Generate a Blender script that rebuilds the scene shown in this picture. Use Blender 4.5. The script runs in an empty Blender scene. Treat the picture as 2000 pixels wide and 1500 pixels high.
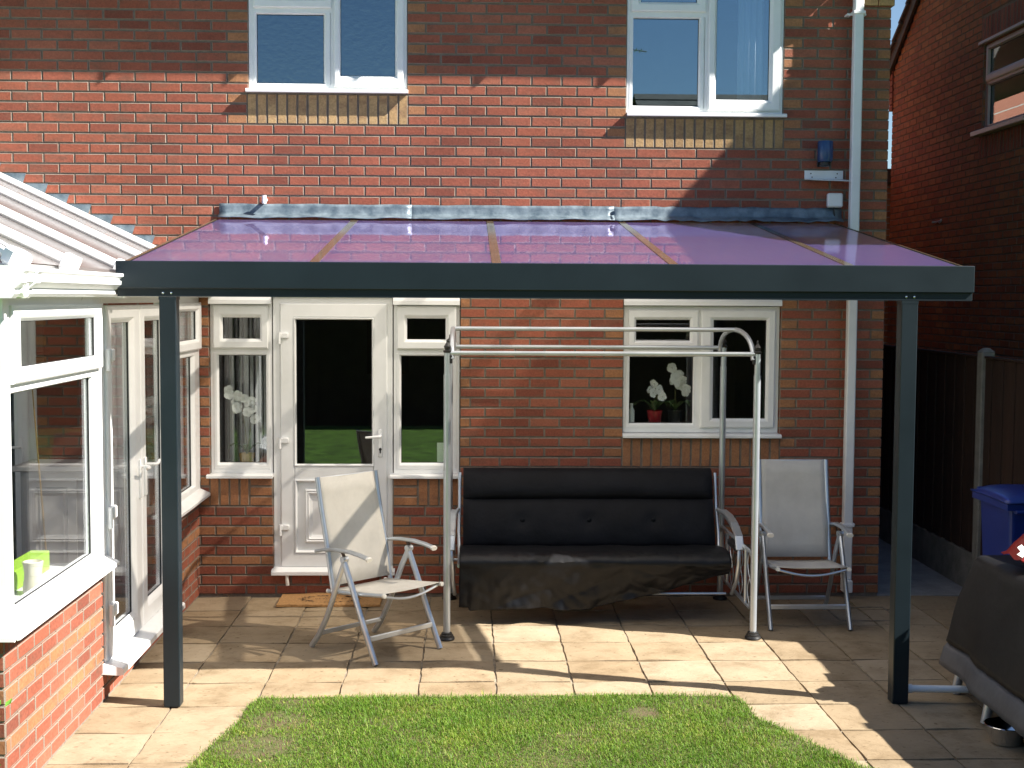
import bpy, bmesh, math, random
import numpy as np
from mathutils import Vector, Matrix
random.seed(7); rng = np.random.default_rng(7)
S = bpy.context.scene
C = S.collection
R = math.radians

# ------------------------------------------------------------------ camera
YAW, PITCH, ROLL, FPX = 0.0319, 0.0644, 0.0055, 2591.3
CAM = Vector((0.6699, -9.9779, 2.2566))
fw = Vector((math.sin(YAW)*math.cos(PITCH), math.cos(YAW)*math.cos(PITCH), -math.sin(PITCH)))
rt = Vector((math.cos(YAW), -math.sin(YAW), 0)); up = rt.cross(fw)
r2 = math.cos(ROLL)*rt + math.sin(ROLL)*up; u2 = -math.sin(ROLL)*rt + math.cos(ROLL)*up
cam = bpy.data.cameras.new('camera'); co = bpy.data.objects.new('camera', cam); C.objects.link(co)
cam.sensor_width = 36; cam.lens = 36*FPX/2000; cam.clip_start = .05; cam.clip_end = 2000
co.matrix_world = Matrix(((r2.x, u2.x, -fw.x, CAM.x), (r2.y, u2.y, -fw.y, CAM.y), (r2.z, u2.z, -fw.z, CAM.z), (0, 0, 0, 1)))
S.camera = co

# ------------------------------------------------------------------ sky and sun
SUN = Vector((-1.084, .338, -1.0))
el = math.asin(1/SUN.length); az = math.atan2(-SUN.x, -SUN.y)
W = bpy.data.worlds.new('World'); S.world = W; W.use_nodes = True
nt = W.node_tree; nt.nodes.clear()
sky = nt.nodes.new('ShaderNodeTexSky'); sky.sky_type = 'NISHITA'; sky.sun_disc = False
sky.sun_elevation = el; sky.sun_rotation = az; sky.air_density = 1.0; sky.dust_density = .0; sky.ozone_density = 3.0
bg = nt.nodes.new('ShaderNodeBackground'); bg.inputs[1].default_value = .046
wo = nt.nodes.new('ShaderNodeOutputWorld')
nt.links.new(sky.outputs[0], bg.inputs[0]); nt.links.new(bg.outputs[0], wo.inputs[0])
sl = bpy.data.lights.new('sun', 'SUN'); sl.energy = 5.0; sl.angle = R(.53); sl.color = (1, .95, .87)
so = bpy.data.objects.new('sun', sl); C.objects.link(so); so.rotation_euler = SUN.to_track_quat('-Z', 'Y').to_euler()
so.location = (12, -6, 14)
S.view_settings.view_transform = 'Standard'; S.view_settings.look = 'None'
S.view_settings.exposure = 1.6; S.view_settings.gamma = 1; S.view_settings.use_curve_mapping = False
S.render.resolution_x = 1024; S.render.resolution_y = 768
S.cycles.max_bounces = 10; S.cycles.transparent_max_bounces = 16

# ------------------------------------------------------------------ materials
MATS = {}
def newmat(name):
    m = bpy.data.materials.new(name); m.use_nodes = True; t = m.node_tree; t.nodes.clear()
    o = t.nodes.new('ShaderNodeOutputMaterial'); MATS[name] = m
    return m, t, o
def N(t, typ, **kw):
    n = t.nodes.new(typ)
    for k, v in kw.items():
        if k[0] == 'i' and k[1:].isdigit(): n.inputs[int(k[1:])].default_value = v
        else: setattr(n, k, v)
    return n
def ramp(t, stops, mode='LINEAR'):
    n = t.nodes.new('ShaderNodeValToRGB'); cr = n.color_ramp; cr.interpolation = mode
    while len(cr.elements) < len(stops): cr.elements.new(.5)
    for e, (p, c) in zip(cr.elements, stops): e.position = p; e.color = (*c, 1)
    return n
def M(name, col, rough=.5, metal=0., spec=.5, var=0., vs=6., bump=0., bs=60., col2=None, rvar=0., coat=0., trans=0., stretch=None):
    m, t, o = newmat(name); L = t.links
    b = N(t, 'ShaderNodeBsdfPrincipled'); L.new(b.outputs[0], o.inputs[0])
    b.inputs['Base Color'].default_value = (*col, 1); b.inputs['Roughness'].default_value = rough
    b.inputs['Metallic'].default_value = metal; b.inputs['Specular IOR Level'].default_value = spec
    b.inputs['Coat Weight'].default_value = coat
    tc = N(t, 'ShaderNodeTexCoord'); vec = tc.outputs['Object']
    if stretch:
        mp = N(t, 'ShaderNodeMapping'); mp.inputs['Scale'].default_value = stretch; L.new(vec, mp.inputs[0]); vec = mp.outputs[0]
    if var or col2:
        n = N(t, 'ShaderNodeTexNoise'); n.inputs['Scale'].default_value = vs; n.inputs['Detail'].default_value = 6; n.inputs['Roughness'].default_value = .65
        L.new(vec, n.inputs[0])
        c2 = col2 or tuple(min(1, c*(1+var)) for c in col); c1 = col if col2 else tuple(c*(1-var) for c in col)
        rp = ramp(t, [(.35, c1), (.68, c2)]); L.new(n.outputs[0], rp.inputs[0]); L.new(rp.outputs[0], b.inputs['Base Color'])
        if rvar:
            mr = N(t, 'ShaderNodeMapRange'); mr.inputs[3].default_value = max(.02, rough-rvar); mr.inputs[4].default_value = rough+rvar
            L.new(n.outputs[0], mr.inputs[0]); L.new(mr.outputs[0], b.inputs['Roughness'])
    if bump:
        n2 = N(t, 'ShaderNodeTexNoise'); n2.inputs['Scale'].default_value = bs; n2.inputs['Detail'].default_value = 5
        L.new(vec, n2.inputs[0]); bp = N(t, 'ShaderNodeBump'); bp.inputs['Strength'].default_value = bump; bp.inputs['Distance'].default_value = .01
        L.new(n2.outputs[0], bp.inputs['Height']); L.new(bp.outputs[0], b.inputs['Normal'])
    return m
def brickmat(name, stops, island):
    m, t, o = newmat(name); L = t.links
    b = N(t, 'ShaderNodeBsdfPrincipled'); L.new(b.outputs[0], o.inputs[0]); b.inputs['Roughness'].default_value = .85
    b.inputs['Specular IOR Level'].default_value = .25
    tc = N(t, 'ShaderNodeTexCoord')
    if island: g = N(t, 'ShaderNodeNewGeometry'); rnd = g.outputs['Random Per Island']
    else: g = N(t, 'ShaderNodeObjectInfo'); rnd = g.outputs['Random']
    rp = ramp(t, stops); L.new(rnd, rp.inputs[0])
    off = N(t, 'ShaderNodeVectorMath', operation='SCALE'); off.inputs[0].default_value = (37, 91, 53); L.new(rnd, off.inputs['Scale'])
    ad = N(t, 'ShaderNodeVectorMath', operation='ADD'); L.new(tc.outputs['Object'], ad.inputs[0]); L.new(off.outputs[0], ad.inputs[1])
    mp = N(t, 'ShaderNodeMapping'); mp.inputs['Scale'].default_value = (1, 1, 2.6); L.new(ad.outputs[0], mp.inputs[0])
    n = N(t, 'ShaderNodeTexNoise'); n.inputs['Scale'].default_value = 6; n.inputs['Detail'].default_value = 4; L.new(mp.outputs[0], n.inputs[0])
    # dull kiln smudge in the middle of some bricks
    r2 = ramp(t, [(.5, (0, 0, 0)), (.72, (1, 1, 1))]); L.new(n.outputs[0], r2.inputs[0])
    mx = N(t, 'ShaderNodeMix', data_type='RGBA'); L.new(rp.outputs[0], mx.inputs[6])
    mx.inputs[7].default_value = (.17, .092, .062, 1)
    mm = N(t, 'ShaderNodeMath', operation='MULTIPLY'); mm.inputs[1].default_value = .55; L.new(r2.outputs[0], mm.inputs[0]); L.new(mm.outputs[0], mx.inputs[0])
    n2 = N(t, 'ShaderNodeTexNoise'); n2.inputs['Scale'].default_value = 70; n2.inputs['Detail'].default_value = 4; L.new(ad.outputs[0], n2.inputs[0])
    r3 = ramp(t, [(.3, (.78, .78, .78)), (.7, (1.15, 1.15, 1.15))]); L.new(n2.outputs[0], r3.inputs[0])
    mu = N(t, 'ShaderNodeMix', data_type='RGBA', blend_type='MULTIPLY'); mu.inputs[0].default_value = 1
    L.new(mx.outputs[2], mu.inputs[6]); L.new(r3.outputs[0], mu.inputs[7])
    # large patches of weathering / efflorescence over the wall
    gm = N(t, 'ShaderNodeNewGeometry'); n3 = N(t, 'ShaderNodeTexNoise'); n3.inputs['Scale'].default_value = 1.3; n3.inputs['Detail'].default_value = 5
    L.new(gm.outputs['Position'], n3.inputs[0]); r4 = ramp(t, [(.35, (.86, .84, .84)), (.68, (1.12, 1.12, 1.14))]); L.new(n3.outputs[0], r4.inputs[0])
    m2 = N(t, 'ShaderNodeMix', data_type='RGBA', blend_type='MULTIPLY'); m2.inputs[0].default_value = 1
    L.new(mu.outputs[2], m2.inputs[6]); L.new(r4.outputs[0], m2.inputs[7]); L.new(m2.outputs[2], b.inputs['Base Color'])
    bp = N(t, 'ShaderNodeBump'); bp.inputs['Strength'].default_value = .35; bp.inputs['Distance'].default_value = .004
    L.new(n2.outputs[0], bp.inputs['Height']); L.new(bp.outputs[0], b.inputs['Normal'])
    return m
RED = [(0, (.20, .064, .042)), (.25, (.275, .085, .052)), (.55, (.32, .103, .063)), (.8, (.295, .091, .053)), (1, (.345, .124, .076))]
BUF = [(0, (.38, .245, .12)), (.5, (.46, .31, .15)), (1, (.42, .27, .13))]
TAN = [(0, (.31, .140, .068)), (.5, (.37, .175, .085)), (1, (.34, .155, .072))]
NBR = [(0, (.28, .09, .042)), (.35, (.36, .125, .052)), (.7, (.33, .125, .05)), (1, (.42, .175, .07))]
for i in (0, 1):
    brickmat('tan_brick%d' % i, TAN, i)
    brickmat('red_brick%d' % i, RED, i); brickmat('buff_brick%d' % i, BUF, i); brickmat('orange_brick%d' % i, NBR, i)
M('mortar', (.215, .178, .142), .95, var=.18, vs=25, bump=.4, bs=160)
M('mortar_dark', (.22, .16, .12), .95, var=.2, vs=25, bump=.3, bs=160)
M('upvc', (.76, .77, .77), .30, spec=.5, col2=(.84, .85, .855), vs=3.5, rvar=.06)
M('upvc_cream', (.78, .76, .70), .35, var=.05, vs=5)
M('pink_frame', (.62, .50, .47), .45, var=.05, vs=5)
M('gasket', (.02, .02, .022), .6)
M('anthracite', (.007, .014, .019), .42, spec=.38, var=.12, vs=3, rvar=.06)
M('lead', (.065, .095, .12), .42, metal=.2, col2=(.20, .25, .28), vs=9, bump=.5, bs=14, rvar=.12)
M('aluminium', (.56, .60, .64), .33, metal=.75, var=.06, vs=8, rvar=.06)
M('steel_paint', (.50, .54, .58), .30, metal=.55, var=.05, vs=6)
M('black_plastic', (.015, .015, .016), .45, var=.1)
M('bar_tape', (.10, .075, .05), .12, spec=.9, var=.15)
M('textilene', (.58, .555, .50), .8, var=.09, vs=5, bump=.35, bs=420)
M('textilene_grey', (.50, .485, .455), .8, var=.09, vs=5, bump=.35, bs=420)
M('cushion', (.006, .0065, .009), .6, spec=.15, var=.3, vs=5, bump=.25, bs=35)
M('nylon', (.0065, .007, .009), .45, spec=.28, var=.3, vs=5, bump=.35, bs=16)
M('cover', (.011, .010, .010), .5, spec=.4, var=.25, vs=4, bump=.4, bs=10)
M('cover_trim', (.10, .10, .11), .5, var=.15, vs=6, bump=.3, bs=14)
M('blue_plastic', (.012, .03, .19), .35, var=.1, vs=4)
M('navy_plastic', (.02, .06, .16), .25, var=.1, vs=6)
M('concrete', (.19, .18, .16), .9, var=.22, vs=9, bump=.4, bs=60)
M('path_concrete', (.27, .27, .27), .92, var=.22, vs=5, bump=.35, bs=50)
M('joint_sand', (.23, .19, .14), .98, var=.35, vs=14, bump=.5, bs=90)
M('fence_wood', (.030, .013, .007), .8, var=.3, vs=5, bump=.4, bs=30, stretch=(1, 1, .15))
M('dark_wood', (.07, .04, .025), .7, var=.2)
M('room_dark', (.17, .15, .125), .9, var=.1)
M('room_floor', (.14, .09, .055), .6, var=.15)
M('plaster', (.45, .42, .38), .9, var=.05)
M('fabric_white', (.80, .80, .79), .9, var=.03)
M('petal', (.88, .88, .86), .6, var=.05, vs=60)
M('leaf', (.055, .10, .025), .45, var=.3, vs=12)
M('shrub_leaf', (.13, .30, .035), .5, var=.25, vs=20)
M('stem', (.16, .15, .05), .6)
M('pot_red', (.30, .015, .02), .35)
M('pot_buff', (.55, .36, .13), .6, var=.1)
M('cane', (.45, .30, .12), .6, var=.15)
M('cream', (.74, .72, .56), .35, var=.03)
M('lime', (.30, .52, .05), .5, var=.1, vs=20)
M('print_dark', (.03, .03, .03), .7)
M('coir', (.46, .25, .095), .95, var=.22, vs=60, bump=.9, bs=320)
M('coir_black', (.03, .024, .02), .95, var=.3, vs=60, bump=.8, bs=320)
M('roof_tile', (.115, .075, .06), .8, var=.25, vs=4, bump=.3, bs=40)
M('roof_tile_dark', (.10, .085, .07), .85, var=.3, vs=4, bump=.3, bs=40)
M('chrome', (.75, .75, .76), .12, metal=1, var=.05)
M('bag_red', (.42, .025, .02), .35, bump=.5, bs=25, var=.15)
M('bag_white', (.75, .75, .72), .4, bump=.3, bs=20)
M('bag_green', (.03, .09, .04), .4, var=.4, vs=30)
M('soil', (.10, .062, .034), .95, col2=(.07, .09, .022), vs=11, bump=.9, bs=60)
M('ground_far', (.085, .19, .02), .95, var=.5, vs=3.5, bump=.5, bs=40)
M('hedge_leaf', (.03, .06, .018), .7, var=.4, vs=9, bump=1.0, bs=12)
M('cabinet', (.42, .42, .42), .45, var=.05)
M('glass_blue', (.02, .07, .30), .2)
M('glass_white', (.75, .78, .74), .3)
M('lime_stain', (.62, .60, .55), .9, var=.1)

def fresnel(t, ior):
    # the same reflectance on both faces of a thin pane
    fr = N(t, 'ShaderNodeFresnel'); ge = N(t, 'ShaderNodeNewGeometry'); mr = N(t, 'ShaderNodeMapRange')
    mr.inputs[3].default_value = ior; mr.inputs[4].default_value = 1/ior
    t.links.new(ge.outputs['Backfacing'], mr.inputs[0]); t.links.new(mr.outputs[0], fr.inputs[0]); return fr
def glassmat(name, fac, tint=(.93, .95, .94), bump=0., rough=.0, rtint=(.95, .97, 1)):
    m, t, o = newmat(name); L = t.links
    tr = N(t, 'ShaderNodeBsdfTransparent'); tr.inputs[0].default_value = (*tint, 1)
    gl = N(t, 'ShaderNodeBsdfGlossy'); gl.inputs['Roughness'].default_value = rough; gl.inputs[0].default_value = tuple(rtint)+(1,)
    fr = fresnel(t, 1.5)
    ma = N(t, 'ShaderNodeMath', operation='ADD'); ma.inputs[1].default_value = fac; ma.use_clamp = True; L.new(fr.outputs[0], ma.inputs[0])
    mx = N(t, 'ShaderNodeMixShader'); L.new(ma.outputs[0], mx.inputs[0]); L.new(tr.outputs[0], mx.inputs[1]); L.new(gl.outputs[0], mx.inputs[2]); L.new(mx.outputs[0], o.inputs[0])
    if bump:
        tc = N(t, 'ShaderNodeTexCoord'); n = N(t, 'ShaderNodeTexNoise'); n.inputs['Scale'].default_value = 28; L.new(tc.outputs['Object'], n.inputs[0])
        bp = N(t, 'ShaderNodeBump'); bp.inputs['Strength'].default_value = bump; bp.inputs['Distance'].default_value = .004; L.new(n.outputs[0], bp.inputs['Height']); L.new(bp.outputs[0], gl.inputs['Normal'])
    return m
glassmat('glass', .03); glassmat('glass_sky', .19, tint=(.72, .78, .82), rtint=(.70, .9, 1)); glassmat('glass_obscure', .19, tint=(.35, .40, .46), bump=.25, rough=.03, rtint=(.68, .88, 1))
glassmat('glass_cons', .0, tint=(.94, .95, .95))

def polycarb():
    m, t, o = newmat('bronze_polycarbonate'); L = t.links
    tr = N(t, 'ShaderNodeBsdfTransparent'); tr.inputs[0].default_value = (.92, .86, .78, 1)
    tl = N(t, 'ShaderNodeBsdfTranslucent'); tl.inputs[0].default_value = (1, .94, .85, 1)
    m1 = N(t, 'ShaderNodeMixShader'); m1.inputs[0].default_value = .70; L.new(tr.outputs[0], m1.inputs[1]); L.new(tl.outputs[0], m1.inputs[2])
    df = N(t, 'ShaderNodeBsdfDiffuse'); df.inputs[0].default_value = (.29, .21, .68, 1)
    m2 = N(t, 'ShaderNodeMixShader'); m2.inputs[0].default_value = .23; L.new(m1.outputs[0], m2.inputs[1]); L.new(df.outputs[0], m2.inputs[2])
    gl = N(t, 'ShaderNodeBsdfGlossy'); gl.inputs['Roughness'].default_value = .03; gl.inputs[0].default_value = (.86, .76, 1, 1)
    fr = fresnel(t, 1.85)
    mx = N(t, 'ShaderNodeMixShader'); L.new(fr.outputs[0], mx.inputs[0]); L.new(m2.outputs[0], mx.inputs[1]); L.new(gl.outputs[0], mx.inputs[2]); L.new(mx.outputs[0], o.inputs[0])
    ge_ = N(t, 'ShaderNodeNewGeometry'); nd = N(t, 'ShaderNodeTexNoise'); nd.inputs['Scale'].default_value = 5; nd.inputs['Detail'].default_value = 8; nd.inputs['Roughness'].default_value = .7
    L.new(ge_.outputs['Position'], nd.inputs[0]); mr_ = N(t, 'ShaderNodeMapRange'); mr_.inputs[1].default_value = .35; mr_.inputs[2].default_value = .7; mr_.inputs[3].default_value = .008; mr_.inputs[4].default_value = .045
    L.new(nd.outputs[0], mr_.inputs[0]); L.new(mr_.outputs[0], gl.inputs['Roughness'])
    tc = N(t, 'ShaderNodeTexCoord')
    mp = N(t, 'ShaderNodeMapping'); mp.inputs['Scale'].default_value = (1, .18, 1); L.new(tc.outputs['Object'], mp.inputs[0])
    n = N(t, 'ShaderNodeTexNoise'); n.inputs['Scale'].default_value = 22; n.inputs['Detail'].default_value = 2; L.new(mp.outputs[0], n.inputs[0])
    wv = N(t, 'ShaderNodeTexWave', bands_direction='X'); wv.inputs['Scale'].default_value = 16; L.new(tc.outputs['Object'], wv.inputs[0])
    ad = N(t, 'ShaderNodeMath', operation='MULTIPLY_ADD'); ad.inputs[1].default_value = .10; L.new(wv.outputs[1], ad.inputs[0]); L.new(n.outputs[0], ad.inputs[2])
    bp = N(t, 'ShaderNodeBump'); bp.inputs['Strength'].default_value = .10; bp.inputs['Distance'].default_value = .004
    L.new(ad.outputs[0], bp.inputs['Height']); L.new(bp.outputs[0], gl.inputs['Normal']); L.new(bp.outputs[0], fr.inputs['Normal'])
polycarb()
def opal():
    m, t, o = newmat('opal_polycarbonate'); L = t.links
    tl = N(t, 'ShaderNodeBsdfTranslucent'); tl.inputs[0].default_value = (.75, .70, .68, 1)
    df = N(t, 'ShaderNodeBsdfDiffuse'); df.inputs[0].default_value = (.20, .172, .168, 1)
    gl = N(t, 'ShaderNodeBsdfGlossy'); gl.inputs['Roughness'].default_value = .18
    m1 = N(t, 'ShaderNodeMixShader'); m1.inputs[0].default_value = .45; L.new(tl.outputs[0], m1.inputs[1]); L.new(df.outputs[0], m1.inputs[2])
    fr = fresnel(t, 1.4)
    mx = N(t, 'ShaderNodeMixShader'); L.new(fr.outputs[0], mx.inputs[0]); L.new(m1.outputs[0], mx.inputs[1]); L.new(gl.outputs[0], mx.inputs[2]); L.new(mx.outputs[0], o.inputs[0])
opal()
def slabmat():
    m, t, o = newmat('sandstone_slab'); L = t.links
    b = N(t, 'ShaderNodeBsdfPrincipled'); L.new(b.outputs[0], o.inputs[0]); b.inputs['Roughness'].default_value = .88; b.inputs['Specular IOR Level'].default_value = .25
    oi = N(t, 'ShaderNodeObjectInfo'); ge = N(t, 'ShaderNodeNewGeometry')
    rp = ramp(t, [(0, (.255, .192, .120)), (.3, (.31, .242, .158)), (.6, (.27, .20, .122)), (1, (.335, .268, .184))]); L.new(oi.outputs['Random'], rp.inputs[0])
    n = N(t, 'ShaderNodeTexNoise'); n.inputs['Scale'].default_value = 3.2; n.inputs['Detail'].default_value = 8; n.inputs['Roughness'].default_value = .7; L.new(ge.outputs['Position'], n.inputs[0])
    r2 = ramp(t, [(.3, (.66, .62, .56)), (.5, (1, 1, 1)), (.72, (1.16, 1.17, 1.2))]); L.new(n.outputs[0], r2.inputs[0])
    mu = N(t, 'ShaderNodeMix', data_type='RGBA', blend_type='MULTIPLY'); mu.inputs[0].default_value = 1; L.new(rp.outputs[0], mu.inputs[6]); L.new(r2.outputs[0], mu.inputs[7])
    # lichen and dirt specks
    n2 = N(t, 'ShaderNodeTexNoise'); n2.inputs['Scale'].default_value = 26; n2.inputs['Detail'].default_value = 6; L.new(ge.outputs['Position'], n2.inputs[0])
    r3 = ramp(t, [(.27, (.42, .38, .32)), (.38, (1, 1, 1))]); L.new(n2.outputs[0], r3.inputs[0])
    m2 = N(t, 'ShaderNodeMix', data_type='RGBA', blend_type='MULTIPLY'); m2.inputs[0].default_value = .8; L.new(mu.outputs[2], m2.inputs[6]); L.new(r3.outputs[0], m2.inputs[7]); L.new(m2.outputs[2], b.inputs['Base Color'])
    mp = N(t, 'ShaderNodeMapping'); mp.inputs['Scale'].default_value = (1, 2.2, 1); L.new(ge.outputs['Position'], mp.inputs[0])
    n3 = N(t, 'ShaderNodeTexNoise'); n3.inputs['Scale'].default_value = 9; n3.inputs['Detail'].default_value = 9; n3.inputs['Roughness'].default_value = .6; n3.inputs['Distortion'].default_value = .8; L.new(mp.outputs[0], n3.inputs[0])
    bp = N(t, 'ShaderNodeBump'); bp.inputs['Strength'].default_value = .6; bp.inputs['Distance'].default_value = .014; L.new(n3.outputs[0], bp.inputs['Height']); L.new(bp.outputs[0], b.inputs['Normal'])
slabmat()
def grassmat():
    m, t, o = newmat('grass_blade'); L = t.links
    b = N(t, 'ShaderNodeBsdfPrincipled'); b.inputs['Roughness'].default_value = .5; b.inputs['Specular IOR Level'].default_value = .3
    ge = N(t, 'ShaderNodeNewGeometry')
    rp = ramp(t, [(0, (.07, .150, .012)), (.4, (.125, .23, .017)), (.75, (.175, .285, .030)), (.92, (.25, .29, .055)), (1, (.36, .28, .11))]); L.new(ge.outputs['Random Per Island'], rp.inputs[0])
    n = N(t, 'ShaderNodeTexNoise'); n.inputs['Scale'].default_value = 2.6; n.inputs['Detail'].default_value = 4; L.new(ge.outputs['Position'], n.inputs[0])
    r2 = ramp(t, [(.3, (.72, .85, .7)), (.55, (1.0, 1.03, 1)), (.75, (1.28, 1.1, 1.1))]); L.new(n.outputs[0], r2.inputs[0])
    mu = N(t, 'ShaderNodeMix', data_type='RGBA', blend_type='MULTIPLY'); mu.inputs[0].default_value = 1; L.new(rp.outputs[0], mu.inputs[6]); L.new(r2.outputs[0], mu.inputs[7]); L.new(mu.outputs[2], b.inputs['Base Color'])
    tl = N(t, 'ShaderNodeBsdfTranslucent'); L.new(mu.outputs[2], tl.inputs[0])
    mx = N(t, 'ShaderNodeMixShader'); mx.inputs[0].default_value = .3; L.new(b.outputs[0], mx.inputs[1]); L.new(tl.outputs[0], mx.inputs[2]); L.new(mx.outputs[0], o.inputs[0])
grassmat()
def brickwall_far(name, c1, c2, cm, rot):
    m, t, o = newmat(name); L = t.links
    b = N(t, 'ShaderNodeBsdfPrincipled'); L.new(b.outputs[0], o.inputs[0]); b.inputs['Roughness'].default_value = .9
    tc = N(t, 'ShaderNodeTexCoord'); mp = N(t, 'ShaderNodeMapping'); mp.inputs['Rotation'].default_value = rot; L.new(tc.outputs['Object'], mp.inputs[0])
    br = N(t, 'ShaderNodeTexBrick'); L.new(mp.outputs[0], br.inputs[0])
    br.inputs['Color1'].default_value = (*c1, 1); br.inputs['Color2'].default_value = (*c2, 1); br.inputs['Mortar'].default_value = (*cm, 1)
    br.inputs['Scale'].default_value = 1; br.inputs['Mortar Size'].default_value = .006; br.inputs['Brick Width'].default_value = .225; br.inputs['Row Height'].default_value = .075
    L.new(br.outputs[0], b.inputs['Base Color'])
brickwall_far('far_brick_x', (.36, .11, .065), (.44, .16, .085), (.45, .40, .34), (R(90), 0, R(90)))
brickwall_far('far_brick_y', (.36, .13, .07), (.46, .19, .09), (.40, .35, .30), (R(90), 0, 0))

# ------------------------------------------------------------------ mesh helpers
class MB:
    def __init__(s): s.v = []; s.f = []; s.mi = []; s.cur = 0
    def add(s, vs, fs):
        o = len(s.v); s.v += [tuple(v) for v in vs]; s.f += [tuple(i+o for i in f) for f in fs]; s.mi += [s.cur]*len(fs); return s
    def box(s, x0, x1, y0, y1, z0, z1, b=0.):
        x0, x1 = min(x0, x1), max(x0, x1); y0, y1 = min(y0, y1), max(y0, y1); z0, z1 = min(z0, z1), max(z0, z1)
        if b <= 0:
            return s.add([(x, y, z) for z in (z0, z1) for y in (y0, y1) for x in (x0, x1)], [(0, 2, 3, 1), (4, 5, 7, 6), (0, 1, 5, 4), (2, 6, 7, 3), (0, 4, 6, 2), (1, 3, 7, 5)])
        b = min(b, (x1-x0)*.45, (y1-y0)*.45, (z1-z0)*.45); vs = []
        idx = {}
        for ix, x in ((0, x0), (1, x1)):
            for iy, y in ((0, y0), (1, y1)):
                for iz, z in ((0, z0), (1, z1)):
                    sx, sy, sz = (b if ix == 0 else -b), (b if iy == 0 else -b), (b if iz == 0 else -b)
                    idx[ix, iy, iz] = len(vs); vs += [(x, y+sy, z+sz), (x+sx, y, z+sz), (x+sx, y+sy, z)]
        g = lambda a, c, d, k: idx[a, c, d]+k
        fs = []
        for i in (0, 1):
            fs.append((g(i, 0, 0, 0), g(i, 1, 0, 0), g(i, 1, 1, 0), g(i, 0, 1, 0)))
            fs.append((g(0, i, 0, 1), g(1, i, 0, 1), g(1, i, 1, 1), g(0, i, 1, 1)))
            fs.append((g(0, 0, i, 2), g(1, 0, i, 2), g(1, 1, i, 2), g(0, 1, i, 2)))
            for j in (0, 1):
                fs.append((g(i, j, 0, 0), g(i, j, 1, 0), g(i, j, 1, 1), g(i, j, 0, 1)))
                fs.append((g(i, 0, j, 0), g(i, 1, j, 0), g(i, 1, j, 2), g(i, 0, j, 2)))
                fs.append((g(0, i, j, 1), g(1, i, j, 1), g(1, i, j, 2), g(0, i, j, 2)))
                for k in (0, 1): fs.append((g(i, j, k, 0), g(i, j, k, 1), g(i, j, k, 2)))
        return s.add(vs, fs)
    def tube(s, pts, r, n=12, cap=True, flat=1.0):
        pts = [Vector(p) for p in pts]; rs = r if isinstance(r, (list, tuple)) else [r]*len(pts)
        vs = []; T0 = (pts[1]-pts[0]).normalized(); a = Vector((0, 0, 1)) if abs(T0.z) < .9 else Vector((1, 0, 0))
        nn = (a - T0*a.dot(T0)).normalized()
        for i, p in enumerate(pts):
            T = ((pts[min(i+1, len(pts)-1)]-pts[max(i-1, 0)])).normalized()
            nn = (nn - T*nn.dot(T)).normalized(); bb = T.cross(nn)
            for k in range(n):
                an = 2*math.pi*k/n; vs.append(p + nn*math.cos(an)*rs[i]*flat + bb*math.sin(an)*rs[i])
        fs = [(i*n+k, i*n+(k+1) % n, (i+1)*n+(k+1) % n, (i+1)*n+k) for i in range(len(pts)-1) for k in range(n)]
        if cap: fs += [tuple(range(n)), tuple((len(pts)-1)*n+k for k in range(n))]
        return s.add(vs, fs)
    def lathe(s, prof, c, n=16):
        vs = [(c[0]+r*math.cos(2*math.pi*k/n), c[1]+r*math.sin(2*math.pi*k/n), c[2]+z) for r, z in prof for k in range(n)]
        fs = [(i*n+k, i*n+(k+1) % n, (i+1)*n+(k+1) % n, (i+1)*n+k) for i in range(len(prof)-1) for k in range(n)]
        fs += [tuple(range(n)), tuple((len(prof)-1)*n+k for k in range(n))]
        return s.add(vs, fs)
    def bar(s, a, b, w, h, upv=(0, 0, 1), ch=.15):
        # rectangular bar from a to b, w sideways, h along upv, chamfered
        a = Vector(a); b = Vector(b); T = (b-a).normalized(); U = Vector(upv); U = (U-T*U.dot(T)).normalized(); Bn = T.cross(U); c = min(w, h)*ch
        sec = [(-w/2+c, -h/2), (w/2-c, -h/2), (w/2, -h/2+c), (w/2, h/2-c), (w/2-c, h/2), (-w/2+c, h/2), (-w/2, h/2-c), (-w/2, -h/2+c)]
        vs = [p + Bn*x + U*y for p in (a, b) for x, y in sec]
        return s.add(vs, [(k, (k+1) % 8, 8+(k+1) % 8, 8+k) for k in range(8)]+[tuple(range(8)), tuple(range(8, 16))])
    def extrude(s, prof, a, b, axis):
        # closed 2-D profile (p,q) swept along an axis: 'x' -> (t,p,q) ; 'y' -> (p,t,q)
        n = len(prof); mk = (lambda t, p, q: (t, p, q)) if axis == 'x' else (lambda t, p, q: (p, t, q))
        vs = [mk(t, p, q) for t in (a, b) for p, q in prof]
        return s.add(vs, [(k, (k+1) % n, n+(k+1) % n, n+k) for k in range(n)]+[tuple(range(n)), tuple(range(n, 2*n))])
    def ring(s, P, u0, u1, v0, v1, prof):
        vs = []
        for ins, w in prof:
            vs += [P(u0+ins, v0+ins, w), P(u1-ins, v0+ins, w), P(u1-ins, v1-ins, w), P(u0+ins, v1-ins, w)]
        n = len(prof); fs = [(i*4+k, i*4+(k+1) % 4, ((i+1) % n)*4+(k+1) % 4, ((i+1) % n)*4+k) for i in range(n) for k in range(4)]
        return s.add(vs, fs)
    def pbox(s, P, u0, u1, v0, v1, w0, w1, b=0.):
        a = P(u0, v0, w0); c = P(u1, v1, w1); return s.box(a[0], c[0], a[1], c[1], a[2], c[2], b)
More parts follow.
